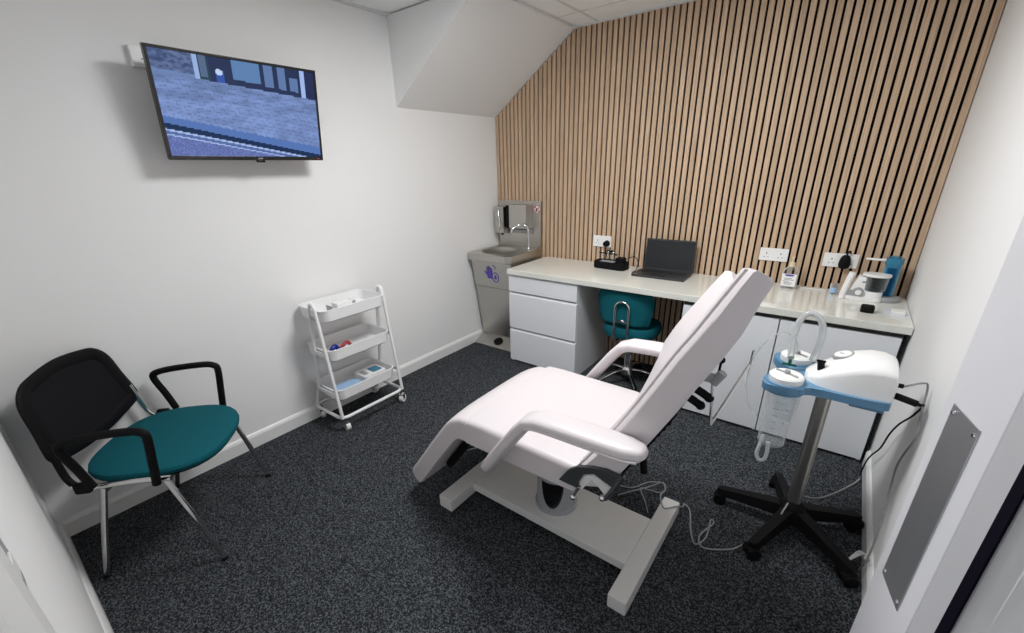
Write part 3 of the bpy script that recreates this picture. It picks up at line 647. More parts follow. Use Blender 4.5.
# ================================================================ VISITOR CHAIR (local frame: x right, y forward)
ch = thing('visitor_chair', 'chrome legged armchair with teal seat and black mesh back by the left wall', 'chair', (-2.202, 0.33, 0), -math.atan2(0.68, 0.733), local=True)
cen = (-0.015, 0.010)
def srad(a):
    c, s_ = math.cos(a), math.sin(a); return 1 / ((abs(c / 0.268) ** 2.7 + abs(s_ / 0.25) ** 2.7) ** (1 / 2.7))
n = 40
def sring(k, z, dip=0): return [(cen[0] + srad(2 * math.pi * i / n) * k * math.cos(2 * math.pi * i / n), cen[1] + srad(2 * math.pi * i / n) * k * math.sin(2 * math.pi * i / n), z - 0.02 * max(0, math.sin(2 * math.pi * i / n)) ** 2 * k) for i in range(n)]
obj('seat', MB().rings([sring(0.9, 0.440), sring(0.98, 0.446), sring(1.0, 0.462), sring(0.985, 0.474), sring(0.93, 0.482), sring(0.6, 0.484), sring(0.2, 0.482)]), M['teal'], ch)
obj('seat_shell', MB().rings([sring(0.6, 0.424), sring(0.93, 0.430), sring(0.955, 0.440)]), M['blackp'], ch)
def lean(z): return -0.214 - 0.16 * (z - 0.5)
# back frame outline in x,z
OUT = [(-0.212, 0.786), (-0.180, 0.828), (-0.13, 0.844), (0.0, 0.858), (0.13, 0.844), (0.180, 0.828), (0.212, 0.786), (0.225, 0.696), (0.240, 0.611), (0.238, 0.591), (0.222, 0.578), (0.13, 0.558), (0.05, 0.548), (-0.05, 0.548), (-0.13, 0.558), (-0.222, 0.578), (-0.238, 0.591), (-0.240, 0.611), (-0.225, 0.696)]
def resample(pts, m=4):
    out = []; N = len(pts)
    for i in range(N):
        p0, p1, p2, p3 = (Vector(pts[(i + k) % N]) for k in (-1, 0, 1, 2))
        for k in range(m):
            t = k / m; out.append(0.5 * ((2 * p1) + (-p0 + p2) * t + (2 * p0 - 5 * p1 + 4 * p2 - p3) * t * t + (-p0 + 3 * p1 - 3 * p2 + p3) * t ** 3))
    return out
oc = resample(OUT, 4)
def bowy(x, z): return lean(z) - 0.012 + 0.30 * x * x
fr_ = [(p.x, bowy(p.x, p.y), p.y) for p in oc]
obj('back_frame', MB().tube(fr_, 0.028, 12, closed=True, flat=(0, 1, 0), r2=0.011), M['blackp'], ch)
ms_ = MB(); cpt = Vector((0, 0.72)); ms_r = []
for off in (0.003, -0.003):
    seq = [0.2, 0.5, 0.8, 0.97] if off > 0 else [0.97, 0.8, 0.5, 0.2]
    for k in seq:
        ms_r.append([(cpt.x + (p.x - cpt.x) * k, bowy(cpt.x + (p.x - cpt.x) * k, cpt.y + (p.y - cpt.y) * k) + off, cpt.y + (p.y - cpt.y) * k) for p in oc])
ms_.rings(ms_r); obj('mesh_back', ms_, M['mesh_black'], ch)
for s in (-1, 1):
    X = 0.275 * s
    obj('leg', MB().tube([(X, -0.222, 0.004), (X * 0.985, -0.15, 0.25), (X * 0.97, -0.09, 0.44)], 0.0125, 12, smooth=3, r2=0.009), M['chrome'], ch)
    obj('leg', MB().tube([(X, 0.235, 0.004), (X * 0.985, 0.18, 0.25), (X * 0.97, 0.125, 0.45)], 0.0125, 12, smooth=3, r2=0.009), M['chrome'], ch)
    obj('foot_cap', MB().cyl((X, -0.223, 0.0), (X, -0.220, 0.012), 0.014, 0.012), M['blackp'], ch)
    obj('foot_cap', MB().cyl((X, 0.236, 0.0), (X, 0.233, 0.012), 0.014, 0.012), M['blackp'], ch)
    obj('seat_rail', MB().tube([(X * 0.97, 0.15, 0.447), (X * 0.97, 0.0, 0.452), (X * 0.97, -0.13, 0.448), (X * 0.97, -0.195, 0.455)], 0.0115, 10, smooth=3), M['chrome'], ch)
    obj('back_upright', MB().tube([(X * 0.95, -0.180, 0.452), (X * 0.93, -0.205, 0.49), (X * 0.90, -0.218, 0.56), (X * 0.87, -0.228, 0.64)], 0.012, 10, smooth=3), M['blackp'] if s > 0 else M['chrome'], ch)
    obj('bracket', MB().box((X, -0.150, 0.455), (0.026, 0.055, 0.045), 0.008), M['blackp'], ch)
    XA = X * 1.07
    obj('armrest', MB().tube([(XA, -0.10, 0.465), (XA, -0.122, 0.55), (XA, -0.150, 0.640), (XA, -0.130, 0.668), (XA, -0.05, 0.682), (XA, 0.08, 0.688), (XA, 0.128, 0.680), (XA, 0.142, 0.655), (XA, 0.128, 0.55), (XA, 0.112, 0.445)], 0.018, 12, smooth=4, r2=0.0105, flat=(1, 0, 0)) if False else MB().tube([(XA, -0.10, 0.465), (XA, -0.122, 0.55), (XA, -0.150, 0.640), (XA, -0.130, 0.668), (XA, -0.05, 0.682), (XA, 0.08, 0.688), (XA, 0.128, 0.680), (XA, 0.142, 0.655), (XA, 0.128, 0.55), (XA, 0.112, 0.445)], 0.0150, 12, smooth=4), M['blackp'], ch)
obj('cross_bar', MB().tube([(-0.26, 0.12, 0.425), (0.26, 0.12, 0.425)], 0.010, 10).tube([(-0.26, -0.09, 0.425), (0.26, -0.09, 0.425)], 0.010, 10), M['chrome'], ch)

# ================================================================ TREATMENT CHAIR
tc = thing('treatment_chair', 'reclined white vinyl treatment chair on an H shaped base', 'treatment chair', (-0.82, 1.39, 0))
bs = MB(); zb = 0.072
bs.span((-1.30, 1.085, 0.004), (-1.215, 1.712, zb), 0.006); bs.span((-0.415, 1.085, 0.004), (-0.338, 1.712, zb), 0.006)
obj('base_foot', MB().span((-1.30, 1.085, 0.006), (-1.218, 1.712, zb), 0.006), M['base_metal'], tc)
obj('base_foot', MB().span((-0.412, 1.085, 0.006), (-0.338, 1.712, zb), 0.006), M['base_metal'], tc)
bs.bm.free()
obj('base_plate', MB().span((-1.219, 1.245, 0.03), (-0.411, 1.535, zb - 0.001), 0.004), M['base_metal'], tc)
col = MB().lathe([(0.098, zb - 0.002), (0.098, zb + 0.015), (0.09, zb + 0.02), (0.088, 0.24), (0.08, 0.262), (0.06, 0.268)], (-0.815, 1.385, 0), 32)
cover = obj('column_cover', col, M['greyp'], tc)
op = MB(); rr_ = []
for k in range(11):
    z = 0.105 + 0.135 * k / 10; hw = 0.58 * math.sqrt(max(0.02, 1 - ((0.24 - z) / 0.137) ** 2)); row = []
    for i in range(9):
        t_ = math.radians(-72) + hw * (2 * i / 8 - 1); row.append((-0.815 + 0.0915 * math.cos(t_), 1.385 + 0.0915 * math.sin(t_), z))
    for i in range(8, -1, -1):
        t_ = math.radians(-72) + hw * (2 * i / 8 - 1); row.append((-0.815 + 0.084 * math.cos(t_), 1.385 + 0.084 * math.sin(t_), z))
    rr_.append(row)
op.rings(rr_)
obj('dark_opening', op, M['blackg'], cover)
obj('column', MB().lathe([(0.06, 0.26), (0.06, 0.36), (0.045, 0.362), (0.045, 0.43)], (-0.815, 1.385, 0)), M['chrome'], tc)
ug = MB()
for y in (1.17, 1.58): ug.span((-1.03, y, 0.445), (-0.57, y + 0.03, 0.484), 0.003)
for x in (-1.02, -0.86, -0.70, -0.60): ug.span((x, 1.17, 0.430), (x + 0.035, 1.61, 0.455), 0.003)
obj('seat_frame', ug, M['blackp'], tc)
def pad(prof_n, prof_f, y0, y1, bev=0.02): pass
YN, YFR = 1.06, 1.70
# seat: rounded slab with softly crowned top
def cushion(stations, y0, y1, edge=0.022, nb=10, crown=0.0):
    """stations: list of (top point (x,z), bottom point (x,z)); lofted along the length with rounded sides"""
    mb = MB(); rings = []
    for (tx, tz_), (bx_, bz_) in stations:
        ring = []
        T = Vector((tx, tz_)); B = Vector((bx_, bz_)); D = (B - T); L = D.length; D = D / L
        pts = []
        for i in range(nb + 1):
            s_ = i / nb; y = y0 + edge + (y1 - y0 - 2 * edge) * s_
            pts.append((T - D * crown * (1 - (2 * s_ - 1) ** 4), y))
        out = []
        for a in (60, 30):   # rounded corner at y0 (top)
            q = math.radians(a); out.append((T + D * edge * (1 - math.sin(q)), y0 + edge * (1 - math.cos(q))))
        out = list(reversed(out))
        ring += [(T + D * min(edge, L * .4), y0)] + out + pts
        for a in (60, 30):
            q = math.radians(a); ring.append((T + D * edge * (1 - math.sin(q)), y1 - edge * (1 - math.cos(q))))
        ring += [(T + D * min(edge, L * .4), y1), (B - D * 0.006, y1), (B, y1 - 0.008), (B, y0 + 0.008), (B - D * 0.006, y0)]
        rings.append([(p.x, y, p.y) for p, y in ring])
    mb.rings(rings); return mb
obj('seat', cushion([((-1.068, 0.572), (-1.068, 0.500)), ((-1.064, 0.588), (-1.066, 0.488)), ((-1.05, 0.598), (-1.055, 0.485)), ((-0.97, 0.602), (-0.97, 0.485)), ((-0.85, 0.600), (-0.85, 0.485)), ((-0.72, 0.598), (-0.72, 0.486)), ((-0.60, 0.597), (-0.60, 0.488)), ((-0.555, 0.594), (-0.56, 0.490)), ((-0.548, 0.58), (-0.552, 0.50))], YN, YFR, crown=0.008), M['vinyl'], tc, angle=50)
obj('leg_rest', cushion([((-1.035, 0.575), (-1.035, 0.500)), ((-1.050, 0.589), (-1.052, 0.482)), ((-1.11, 0.584), (-1.095, 0.480)), ((-1.165, 0.556), (-1.118, 0.478)), ((-1.20, 0.520), (-1.14, 0.455)), ((-1.255, 0.450), (-1.185, 0.400)), ((-1.34, 0.336), (-1.268, 0.288)), ((-1.42, 0.228), (-1.345, 0.178)), ((-1.468, 0.163), (-1.398, 0.108)), ((-1.472, 0.150), (-1.412, 0.100)), ((-1.462, 0.136), (-1.428, 0.108))], YN + 0.009, YFR - 0.009, crown=0.010), M['vinyl'], tc, angle=50)
lf_ = MB()
for y in (1.20, 1.54):
    lf_.box((-1.22, y, 0.315), (0.035, 0.03, 0.36), 0.003, rot=Matrix.Rotation(math.radians(36), 3, 'Y'))
lf_.box((-1.16, 1.38, 0.43), (0.04, 0.40, 0.05), 0.004)
obj('leg_rest_frame', lf_, M['blackp'], tc)
obj('leg_strut', MB().tube([(-0.98, 1.28, 0.43), (-1.25, 1.24, 0.27)], 0.011, 10).tube([(-1.0, 1.32, 0.43), (-1.25, 1.30, 0.27)], 0.008, 10), M['chrome'], tc)
# backrest: loft from the hinge to the head end, near edge / far edge measured separately
NEAR = [(-.556, .560), (-.553, .592), (-.470, .722), (-.382, .879), (-.325, .990), (-.278, 1.085), (-.237, 1.158), (-.205, 1.220), (-.168, 1.291), (-.149, 1.326), (-.138, 1.330)]
FAR_ = [(-.556, .560), (-.553, .592), (-.520, .700), (-.492, .800), (-.475, .878), (-.445, .942), (-.418, .992), (-.375, 1.062), (-.328, 1.138), (-.300, 1.180), (-.290, 1.185)]
NREA = [(-.505, .545), (-.470, .560), (-.398, .643), (-.313, .805), (-.255, .920), (-.208, 1.019), (-.170, 1.095), (-.136, 1.172), (-.108, 1.262), (-.094, 1.300), (-.100, 1.312)]
rings = []; NB = 14
YB1 = 1.66
for j in range(len(NEAR)):
    N_ = Vector(NEAR[j]); F_ = Vector(FAR_[j]); RN = Vector(NREA[j]); off = RN - N_; RF = F_ + off
    nrm = (-off).normalized(); lng = Vector((-nrm.y, nrm.x)); lng = lng if lng.y > 0 else -lng
    endk = 1.0 if 0 < j < len(NEAR) - 1 else 0.3
    front = []
    for i in range(NB + 1):
        s_ = i / NB; p = N_.lerp(F_, s_)
        edge = min(s_, 1 - s_)
        h = 0.012 * math.exp(-((edge - 0.10) / 0.07) ** 2) - 0.034 * math.exp(-((s_ - 0.48) / 0.27) ** 2)
        if j >= len(NEAR) - 3: p = p - lng * (0.035 * math.exp(-((s_ - 0.5) / 0.25) ** 2)) * (j - len(NEAR) + 4) / 3
        fall = 0.014 * max(0, 1 - edge / 0.035) ** 2
        front.append((p + nrm * (h * endk - fall), YN + (YB1 - YN) * s_))
    rear = [(RF.lerp(RN, k / 4), YB1 + (YN - YB1) * k / 4) for k in range(5)]
    if j >= len(NEAR) - 3: rear = [(p - lng * 0.03 * (1 if 0 < k < 4 else 0), y) for k, (p, y) in enumerate(rear)]
    r1 = (F_.lerp(RF, 0.22), YB1 + 0.006); r2_ = (F_.lerp(RF, 0.85), YB1 + 0.006); q1 = (RN.lerp(N_, 0.15), YN - 0.006); q2 = (RN.lerp(N_, 0.78), YN - 0.006)
    rings.append([(p.x, y, p.y) for p, y in front + [r1, r2_] + rear + [q1, q2]])
obj('backrest', MB().rings(rings), M['vinyl'], tc, angle=45)
pipe = [(p[0] - 0.002, YN - 0.002, p[1]) for p in NEAR[1:-1]]
obj('piping', MB().tube(pipe, 0.004, 8, smooth=3), M['vinyl'], tc)
# steel frame under the backrest
bf = MB(); 
def bpnt(k, out, y):   # k 0..1 along the rear edge from hinge to head
    a = Vector((-.455, .575)); b = Vector((-.17, 1.10)); p = a.lerp(b, k); nrm = Vector((0.88, -0.475)); p = p + nrm * out; return Vector((p.x, y, p.y))
for y in (1.10, 1.60): bf.tube([bpnt(0.0, 0.018, y), bpnt(0.35, 0.016, y), bpnt(0.62, 0.01, y)], 0.010, 8)
for k in range(12): bf.box(bpnt(0.06 + 0.045 * k, 0.018, 1.10), (0.014, 0.012, 0.012), 0.002)
bf.tube([bpnt(0.1, 0.02, 1.10), bpnt(0.1, 0.02, 1.60)], 0.012, 8); bf.tube([bpnt(0.6, 0.01, 1.10), bpnt(0.6, 0.01, 1.60)], 0.010, 8)
obj('backrest_frame', bf, M['blackp'], tc)
obj('release_handle', MB().tube([(-0.368, 1.17, 0.70), (-0.366, 1.17, 0.672)], 0.007, 8, mi=1).tube([(-0.366, 1.17, 0.672), (-0.356, 1.17, 0.60)], 0.012, 10), [M['blackp'], M['chrome']], tc)
for x, z in ((-0.262, 0.822), (-0.285, 0.785)):
    obj('black_knob', MB().tube([(x - 0.05, 1.40, z + 0.02), (x, 1.40, z), (x + 0.02, 1.40, z - 0.010)], 0.014, 12).ball((x + 0.022, 1.40, z - 0.011), 0.016), M['blackp'], tc)
# head end paper roll bar
hb_ = MB(); hb_.tube([(-0.236, 1.40, 0.865), (-0.222, 1.40, 0.712), (-0.214, 1.42, 0.735), (-0.165, 1.60, 0.875)], 0.0055, 8); hb_.tube([(-0.165, 1.60, 0.875), (-0.160, 1.602, 0.93)], 0.004, 8)
obj('roll_bar', hb_, M['chrome'], tc)
obj('clamp', MB().cyl((-0.236, 1.40, 0.868), (-0.212, 1.40, 0.912), 0.015).box((-0.255, 1.40, 0.885), (0.04, 0.02, 0.03), 0.004), M['greyp'], tc)
obj('clamp_screw', MB().ball((-0.223, 1.40, 0.955), 0.012, n=12).tube([(-0.223, 1.40, 0.95), (-0.225, 1.40, 0.91)], 0.004, 8), M['blackp'], tc)
# armrests
def arm(yc, yo):
    # path of the pad centre in x,z ; yc at the horizontal part, yo at the lower end
    P = [(-0.305, 0.794), (-0.318, 0.793), (-0.36, 0.791), (-0.46, 0.789), (-0.58, 0.784), (-0.655, 0.778), (-0.700, 0.760), (-0.740, 0.712), (-0.80, 0.628), (-0.862, 0.538), (-0.900, 0.482), (-0.910, 0.466)]
    WD = [0.016, 0.034, 0.048, 0.052, 0.051, 0.050, 0.048, 0.046, 0.043, 0.038, 0.028, 0.010]
    rings = []
    for j, (p, w) in enumerate(zip(P, WD)):
        a = Vector(P[max(0, j - 1)]); b = Vector(P[min(len(P) - 1, j + 1)]); t = (b - a).normalized(); nn_ = Vector((t.y, -t.x));
        if nn_.y < 0 and abs(nn_.y) > 1e-6 or (nn_.y < 0.05 and nn_.x > 0): nn_ = -nn_
        f = max(0, (j - 6) / 5); y = yc + (yo - yc) * f; h = 0.024 if 1 < j < 10 else (0.021 if j in (1, 10) else 0.010)
        ring = []
        for k in range(20):
            q = 2 * math.pi * k / 20; cc, ss = math.cos(q), math.sin(q)
            cc = math.copysign(abs(cc) ** 0.7, cc); ss = math.copysign(abs(ss) ** 0.7, ss)
            v = Vector(p) + nn_ * (h * ss); ring.append((v.x, y + w * cc, v.y))
        rings.append(ring)
    return rings
for yc, yo in ((1.005, 1.005), (1.765, 1.765)):
    am = obj('armrest', MB().rings(arm(yc, yo)), M['vinyl'], tc, angle=60)
    sgn = -1 if yc < 1.4 else 1
    seam = [(p[0] , yc + sgn * w * 0.985, p[1] - 0.010) for p, w in zip([(-0.318, 0.793), (-0.36, 0.791), (-0.46, 0.789), (-0.58, 0.784), (-0.655, 0.778), (-0.690, 0.764)], [0.038, 0.050, 0.052, 0.051, 0.050, 0.048])]
    obj('arm_piping', MB().tube(seam, 0.004, 8, smooth=3), M['vinyl'], am)
    yi = 1.062 if yc < 1.4 else 1.69
    obj('arm_pivot', MB().cyl((-0.345, yi, 0.792), (-0.345, yi + (0.03 if yc < 1.4 else 0.03), 0.792), 0.02), M['chrome'], am)
# crescent hinge cover and levers on the near side (y just outside the seat)
def scale_y(pts, y, y0=1.08):   # points measured on the plane y0, moved along the sight line
    k = y / y0; return [(x * k, y, 1.55 - (1.55 - z) * k) for x, z in pts]
CR = [(-0.628, 0.498), (-0.590, 0.560), (-0.556, 0.589), (-0.502, 0.609), (-0.452, 0.621), (-0.396, 0.617), (-0.428, 0.563), (-0.452, 0.573), (-0.492, 0.590), (-0.532, 0.570), (-0.549, 0.533), (-0.553, 0.497), (-0.590, 0.498)]
obj('hinge_cover', MB().prism(scale_y(CR, 1.040), (0, 0.014, 0), bevel=0.002), M['arch'], tc)
IN = [(-0.545, 0.530), (-0.528, 0.565), (-0.490, 0.584), (-0.455, 0.568), (-0.430, 0.560), (-0.445, 0.515), (-0.470, 0.540), (-0.497, 0.563), (-0.515, 0.535), (-0.535, 0.497)]
obj('hinge_plate', MB().prism(scale_y(IN, 1.050), (0, 0.008, 0), bevel=0.001), M['base_metal'], tc)
q = scale_y([(-0.549, 0.495), (-0.566, 0.452), (-0.392, 0.628), (-0.446, 0.508), (-0.456, 0.505)], 1.046)
obj('lever', MB().tube([q[0], q[1]], 0.006, 8).ball(q[1], 0.012, n=12), M['chrome'], tc)
obj('lever', MB().tube([q[2], q[3]], 0.009, 10).ball(q[4], 0.012, n=12), M['chrome'], tc)

# ================================================================ SUCTION UNIT
su = thing('suction_pump', 'white and blue suction pump with clear jars on a black five star stand', 'suction pump', (0.075, 1.925, 0))
c = Vector((0.078, 1.925, 0))
obj('hub', MB().lathe([(0.045, 0.06), (0.055, 0.075), (0.052, 0.125), (0.030, 0.150)], c), M['blackp'], su)
for ex, ey in ((-0.205, 1.915), (-0.022, 1.655), (0.300, 1.735), (0.315, 2.075), (0.0, 2.185)):
    e = Vector((ex, ey, 0)); d = (e - c); d.z = 0; L = d.length; d.normalize(); side = Vector((-d.y, d.x, 0)); rr = []
    for k, w, z0, z1 in ((0.02, 0.036, 0.066, 0.130), (0.35, 0.030, 0.062, 0.114), (0.75, 0.025, 0.056, 0.096), (1.0, 0.024, 0.052, 0.086), (1.06, 0.012, 0.056, 0.080)):
        p = c + d * L * k; rr.append([p + side * w + Vector((0, 0, z0)), p - side * w + Vector((0, 0, z0)), p - side * w * 0.7 + Vector((0, 0, z1)), p + side * w * 0.7 + Vector((0, 0, z1))])
    l = obj('base_leg', MB().rings(rr), M['blackp'], su)
    a = random.uniform(0, 6.28); sd = Vector((math.cos(a), math.sin(a), 0)); p = e + Vector((0, 0, 0.026))
    obj('castor', MB().cyl(p - sd * 0.028, p - sd * 0.004, 0.027, mi=0).cyl(p + sd * 0.004, p + sd * 0.028, 0.027).cyl(p, p + Vector((0, 0, 0.04)), 0.010).ball(p + Vector((0, 0, 0.016)), (0.030, 0.030, 0.020), n=12), M['blackp'], l)
obj('column', MB().prism([(c.x + x, c.y + y, 0.14) for x, y in rounded(0, 0, 0.052, 0.046, 0.018)], (0, 0, 0.575)), M['steel'], su, angle=60)
# blue tray with jar rings
tray_ = MB(); TP = [(-0.118, 1.755), (-0.055, 1.745), (0.0, 1.765), (0.03, 1.80), (0.16, 1.800), (0.242, 1.812), (0.262, 1.835), (0.270, 2.03), (0.25, 2.060), (0.03, 2.075), (0.005, 2.095), (-0.05, 2.125), (-0.115, 2.105), (-0.125, 2.05), (-0.09, 1.985), (-0.05, 1.94), (-0.085, 1.885), (-0.127, 1.82)]
tsm = resample(TP, 3)
tray_.prism([(p.x, p.y, 0.722) for p in tsm], (0, 0, 0.030), bevel=0.004)
tray_.span((0.15, 1.83, 0.700), (0.250, 2.04, 0.724), 0.004)
obj('blue_tray', tray_, M['bluep'], su)
# white housing: loft along x with a domed roof
rings = []
for x, y0, y1, zs, zr in ((-0.002, 1.895, 1.975, 0.756, 0.764), (0.010, 1.860, 1.995, 0.760, 0.776), (0.045, 1.832, 2.018, 0.778, 0.808), (0.09, 1.820, 2.03, 0.803, 0.843), (0.135, 1.815, 2.035, 0.824, 0.868), (0.18, 1.815, 2.037, 0.838, 0.881), (0.22, 1.818, 2.036, 0.842, 0.880), (0.250, 1.822, 2.032, 0.838, 0.868), (0.258, 1.826, 2.028, 0.830, 0.858), (0.262, 1.832, 2.022, 0.820, 0.846)):
    ym = (y0 + y1) / 2; hw = (y1 - y0) / 2; r_ = [(x, y0, 0.750), (x, y0 + 0.002, zs)]
    for k in range(1, 10):
        a = math.pi * k / 10; r_.append((x, ym - hw * 0.97 * math.copysign(abs(math.cos(a)) ** 0.85, math.cos(a)), zs + (zr - zs) * math.sin(a) ** 0.85))
    r_ += [(x, y1 - 0.002, zs), (x, y1, 0.750)]; rings.append(r_)
hs = obj('housing', MB().rings(rings), M['whitep'], su, angle=42)
ga = Vector((0.10, 1.945, 0.850)); gn = Vector((-0.35, -0.1, 1)).normalized(); ga = ga + gn * 0.004
obj('gauge', MB().cyl(ga - gn * 0.012, ga + gn * 0.002, 0.034, n=28, mi=0).cyl(ga + gn * 0.002, ga + gn * 0.003, 0.027, n=28, mi=1).box(ga + gn * 0.004, (0.020, 0.002, 0.001), mi=2), [M['greyp'], M['whitep'], M['ink']], su)
obj('vacuum_knob', MB().cyl((0.045, 1.885, 0.792), (0.038, 1.880, 0.832), 0.012).box((0.038, 1.880, 0.834), (0.030, 0.008, 0.008), 0.002), M['blackp'], su)
obj('power_inlet', MB().cyl((0.258, 1.88, 0.80), (0.282, 1.88, 0.80), 0.008), M['blackp'], su)
for k, (jx, jy) in enumerate(((-0.056, 1.812), (-0.045, 2.045))):
    obj('jar', MB().lathe([(0.044, 0.47), (0.048, 0.476), (0.0545, 0.722), (0.0525, 0.722), (0.046, 0.480), (0.02, 0.478)], (jx, jy, 0)), M['jar'], su)
    ri = MB().rings([[(jx + r_ * math.cos(2 * math.pi * q_ / 28), jy + r_ * math.sin(2 * math.pi * q_ / 28), z) for q_ in range(28)] for r_, z in ((0.067, 0.715), (0.070, 0.735), (0.068, 0.756), (0.056, 0.756), (0.056, 0.715))], loop=True)
    obj('blue_ring', ri, M['bluep'], su)
    lid = obj('jar_lid', MB().lathe([(0.0555, 0.745), (0.058, 0.758), (0.058, 0.776), (0.052, 0.782), (0.02, 0.784)], (jx, jy, 0)), M['whitep'], su)
    obj('lid_bar', MB().box((jx, jy, 0.7855), (0.085, 0.010, 0.004), 0.001, rot=Matrix.Rotation(-0.5, 3, 'Z')).cyl((jx, jy, 0.782), (jx, jy, 0.797), 0.010), M['greyp'], lid)
    mk = MB()
    for z in (0.53, 0.56, 0.59, 0.62, 0.65, 0.68):
        for a in (-100, -94, -88, -60, -55): 
            if a > -70 and z in (0.56, 0.62, 0.68): continue
            rj = 0.0475 + (z - 0.47) * 0.03; q0 = math.radians(a); mk.box((jx + rj * math.cos(q0), jy + rj * math.sin(q0), z), (0.003, 0.003, 0.0015))
    obj('scale_marks', mk, M['ink'], su)
obj('thick_hose', MB().tube([(0.010, 1.985, 0.79), (0.02, 1.97, 0.87), (0.015, 1.96, 0.945), (-0.012, 1.955, 0.985), (-0.045, 1.955, 0.985), (-0.065, 1.95, 0.94), (-0.068, 1.94, 0.87), (-0.06, 1.93, 0.80)], 0.012, 12, smooth=5), M['tube'], su)
obj('thin_hose', MB().tube([(-0.05, 2.03, 0.79), (-0.06, 2.02, 0.85), (-0.10, 1.99, 0.885), (-0.15, 1.96, 0.86), (-0.185, 1.93, 0.79), (-0.195, 1.90, 0.70), (-0.18, 1.87, 0.62), (-0.15, 1.85, 0.57), (-0.125, 1.84, 0.56)], 0.0035, 8, smooth=5), M['tube'], su)
obj('green_valve', MB().cyl((-0.060, 1.935, 0.768), (-0.060, 1.935, 0.81), 0.007, 0.005).box((-0.060, 1.935, 0.772), (0.05, 0.01, 0.008), 0.002), M['green'], su)
obj('drain_loop', MB().tube([(-0.085, 1.80, 0.50), (-0.088, 1.79, 0.46), (-0.092, 1.79, 0.41), (-0.080, 1.79, 0.385), (-0.062, 1.79, 0.395), (-0.058, 1.79, 0.43), (-0.062, 1.795, 0.475)], 0.0075, 10, smooth=5), M['tubew'], su)

# ================================================================ THINGS ON THE WORKTOP
Z = WT + 0.0005
lt = thing('laptop', 'open black laptop on the worktop with its dark screen facing the room', 'laptop', (-0.99, 3.06, Z))
rL = Matrix.Rotation(math.radians(1), 3, 'Z')
obj('keyboard_base', MB().box((-0.965, 3.035, Z + 0.009), (0.365, 0.205, 0.018), 0.005, rot=rL), M['laptop'], lt)
kb = MB()
for r_ in range(5):
    for k in range(13): kb.box(Vector((-0.965, 3.035, Z + 0.0185)) + rL @ Vector((-0.15 + 0.025 * k, -0.005 + 0.018 * r_, 0)), (0.021, 0.016, 0.003), 0.001)
obj('keys', kb, M['key'], lt)
obj('touchpad', MB().box(Vector((-0.965, 3.035, Z + 0.0182)) + rL @ Vector((0, -0.07, 0)), (0.10, 0.06, 0.001)), M['key'], lt)
rt = rL @ Matrix.Rotation(math.radians(-7), 3, 'X')
lc = Vector((-0.960, 3.145, Z + 0.014)) + rt @ Vector((0, 0, 0.112))
ld_ = obj('lid', MB().box(lc, (0.352, 0.008, 0.222), 0.003, rot=rt), M['laptop'], lt)
obj('screen', MB().box(lc + rt @ Vector((0, -0.0045, 0.002)), (0.335, 0.001, 0.196), rot=rt), M['screen_off'], ld_)
obj('sticker', MB().box(Vector((-0.965, 3.035, Z + 0.0186)) + rL @ Vector((-0.155, -0.09, 0)), (0.018, 0.012, 0.0006), rot=rL), M['greyp'], lt)
dk = thing('instrument_dock', 'black instrument dock with chrome posts on the worktop left of the laptop', 'charging dock', (-1.37, 3.10, Z))
rD = Matrix.Rotation(math.radians(-4), 3, 'Z'); dc = Vector((-1.372, 3.09, 0))
pp_ = [dc + rD @ Vector((x, y, 0)) for x, y in rounded(0, 0, 0.265, 0.12, 0.035)]
dm = MB(); dm.rings([[(dc.x + (p.x - dc.x) * k, dc.y + (p.y - dc.y) * k, Z + z) for p in pp_] for k, z in ((0.97, 0), (1.0, 0.008), (1.0, 0.045), (0.96, 0.055), (0.90, 0.055), (0.86, 0.046), (0.3, 0.046))])
obj('tray', dm, M['blackp'], dk)
obj('inlay', MB().span((dc.x - 0.085, dc.y - 0.03, Z + 0.046), (dc.x + 0.03, dc.y + 0.025, Z + 0.052), 0.002), M['greyp'], dk)
for x in (-0.075, -0.03, 0.012): obj('post', MB().cyl((dc.x + x, dc.y, Z + 0.05), (dc.x + x, dc.y, Z + 0.118), 0.006).ball((dc.x + x, dc.y, Z + 0.120), 0.008, n=12), M['chrome'], dk)
obj('cross_rail', MB().tube([(dc.x - 0.105, dc.y, Z + 0.112), (dc.x + 0.045, dc.y, Z + 0.105)], 0.0055, 8).box((dc.x - 0.02, dc.y + 0.01, Z + 0.125), (0.05, 0.02, 0.02), 0.004), M['blackg'], dk)
obj('side_block', MB().span((dc.x + 0.045, dc.y - 0.035, Z + 0.046), (dc.x + 0.105, dc.y + 0.03, Z + 0.088), 0.005), M['blackp'], dk)
tag(obj('charger_lead', MB().tube([(-1.27, 3.12, Z + 0.07), (-1.22, 3.16, Z + 0.09), (-1.19, 3.17, Z + 0.05), (-1.175, 3.12, Z + 0.03), (-1.17, 3.07, Z + 0.006), (-1.175, 3.02, Z + 0.004)], 0.003, 8, smooth=5), M['blackp']), 'thin black lead running from the dock to the laptop', 'cable')

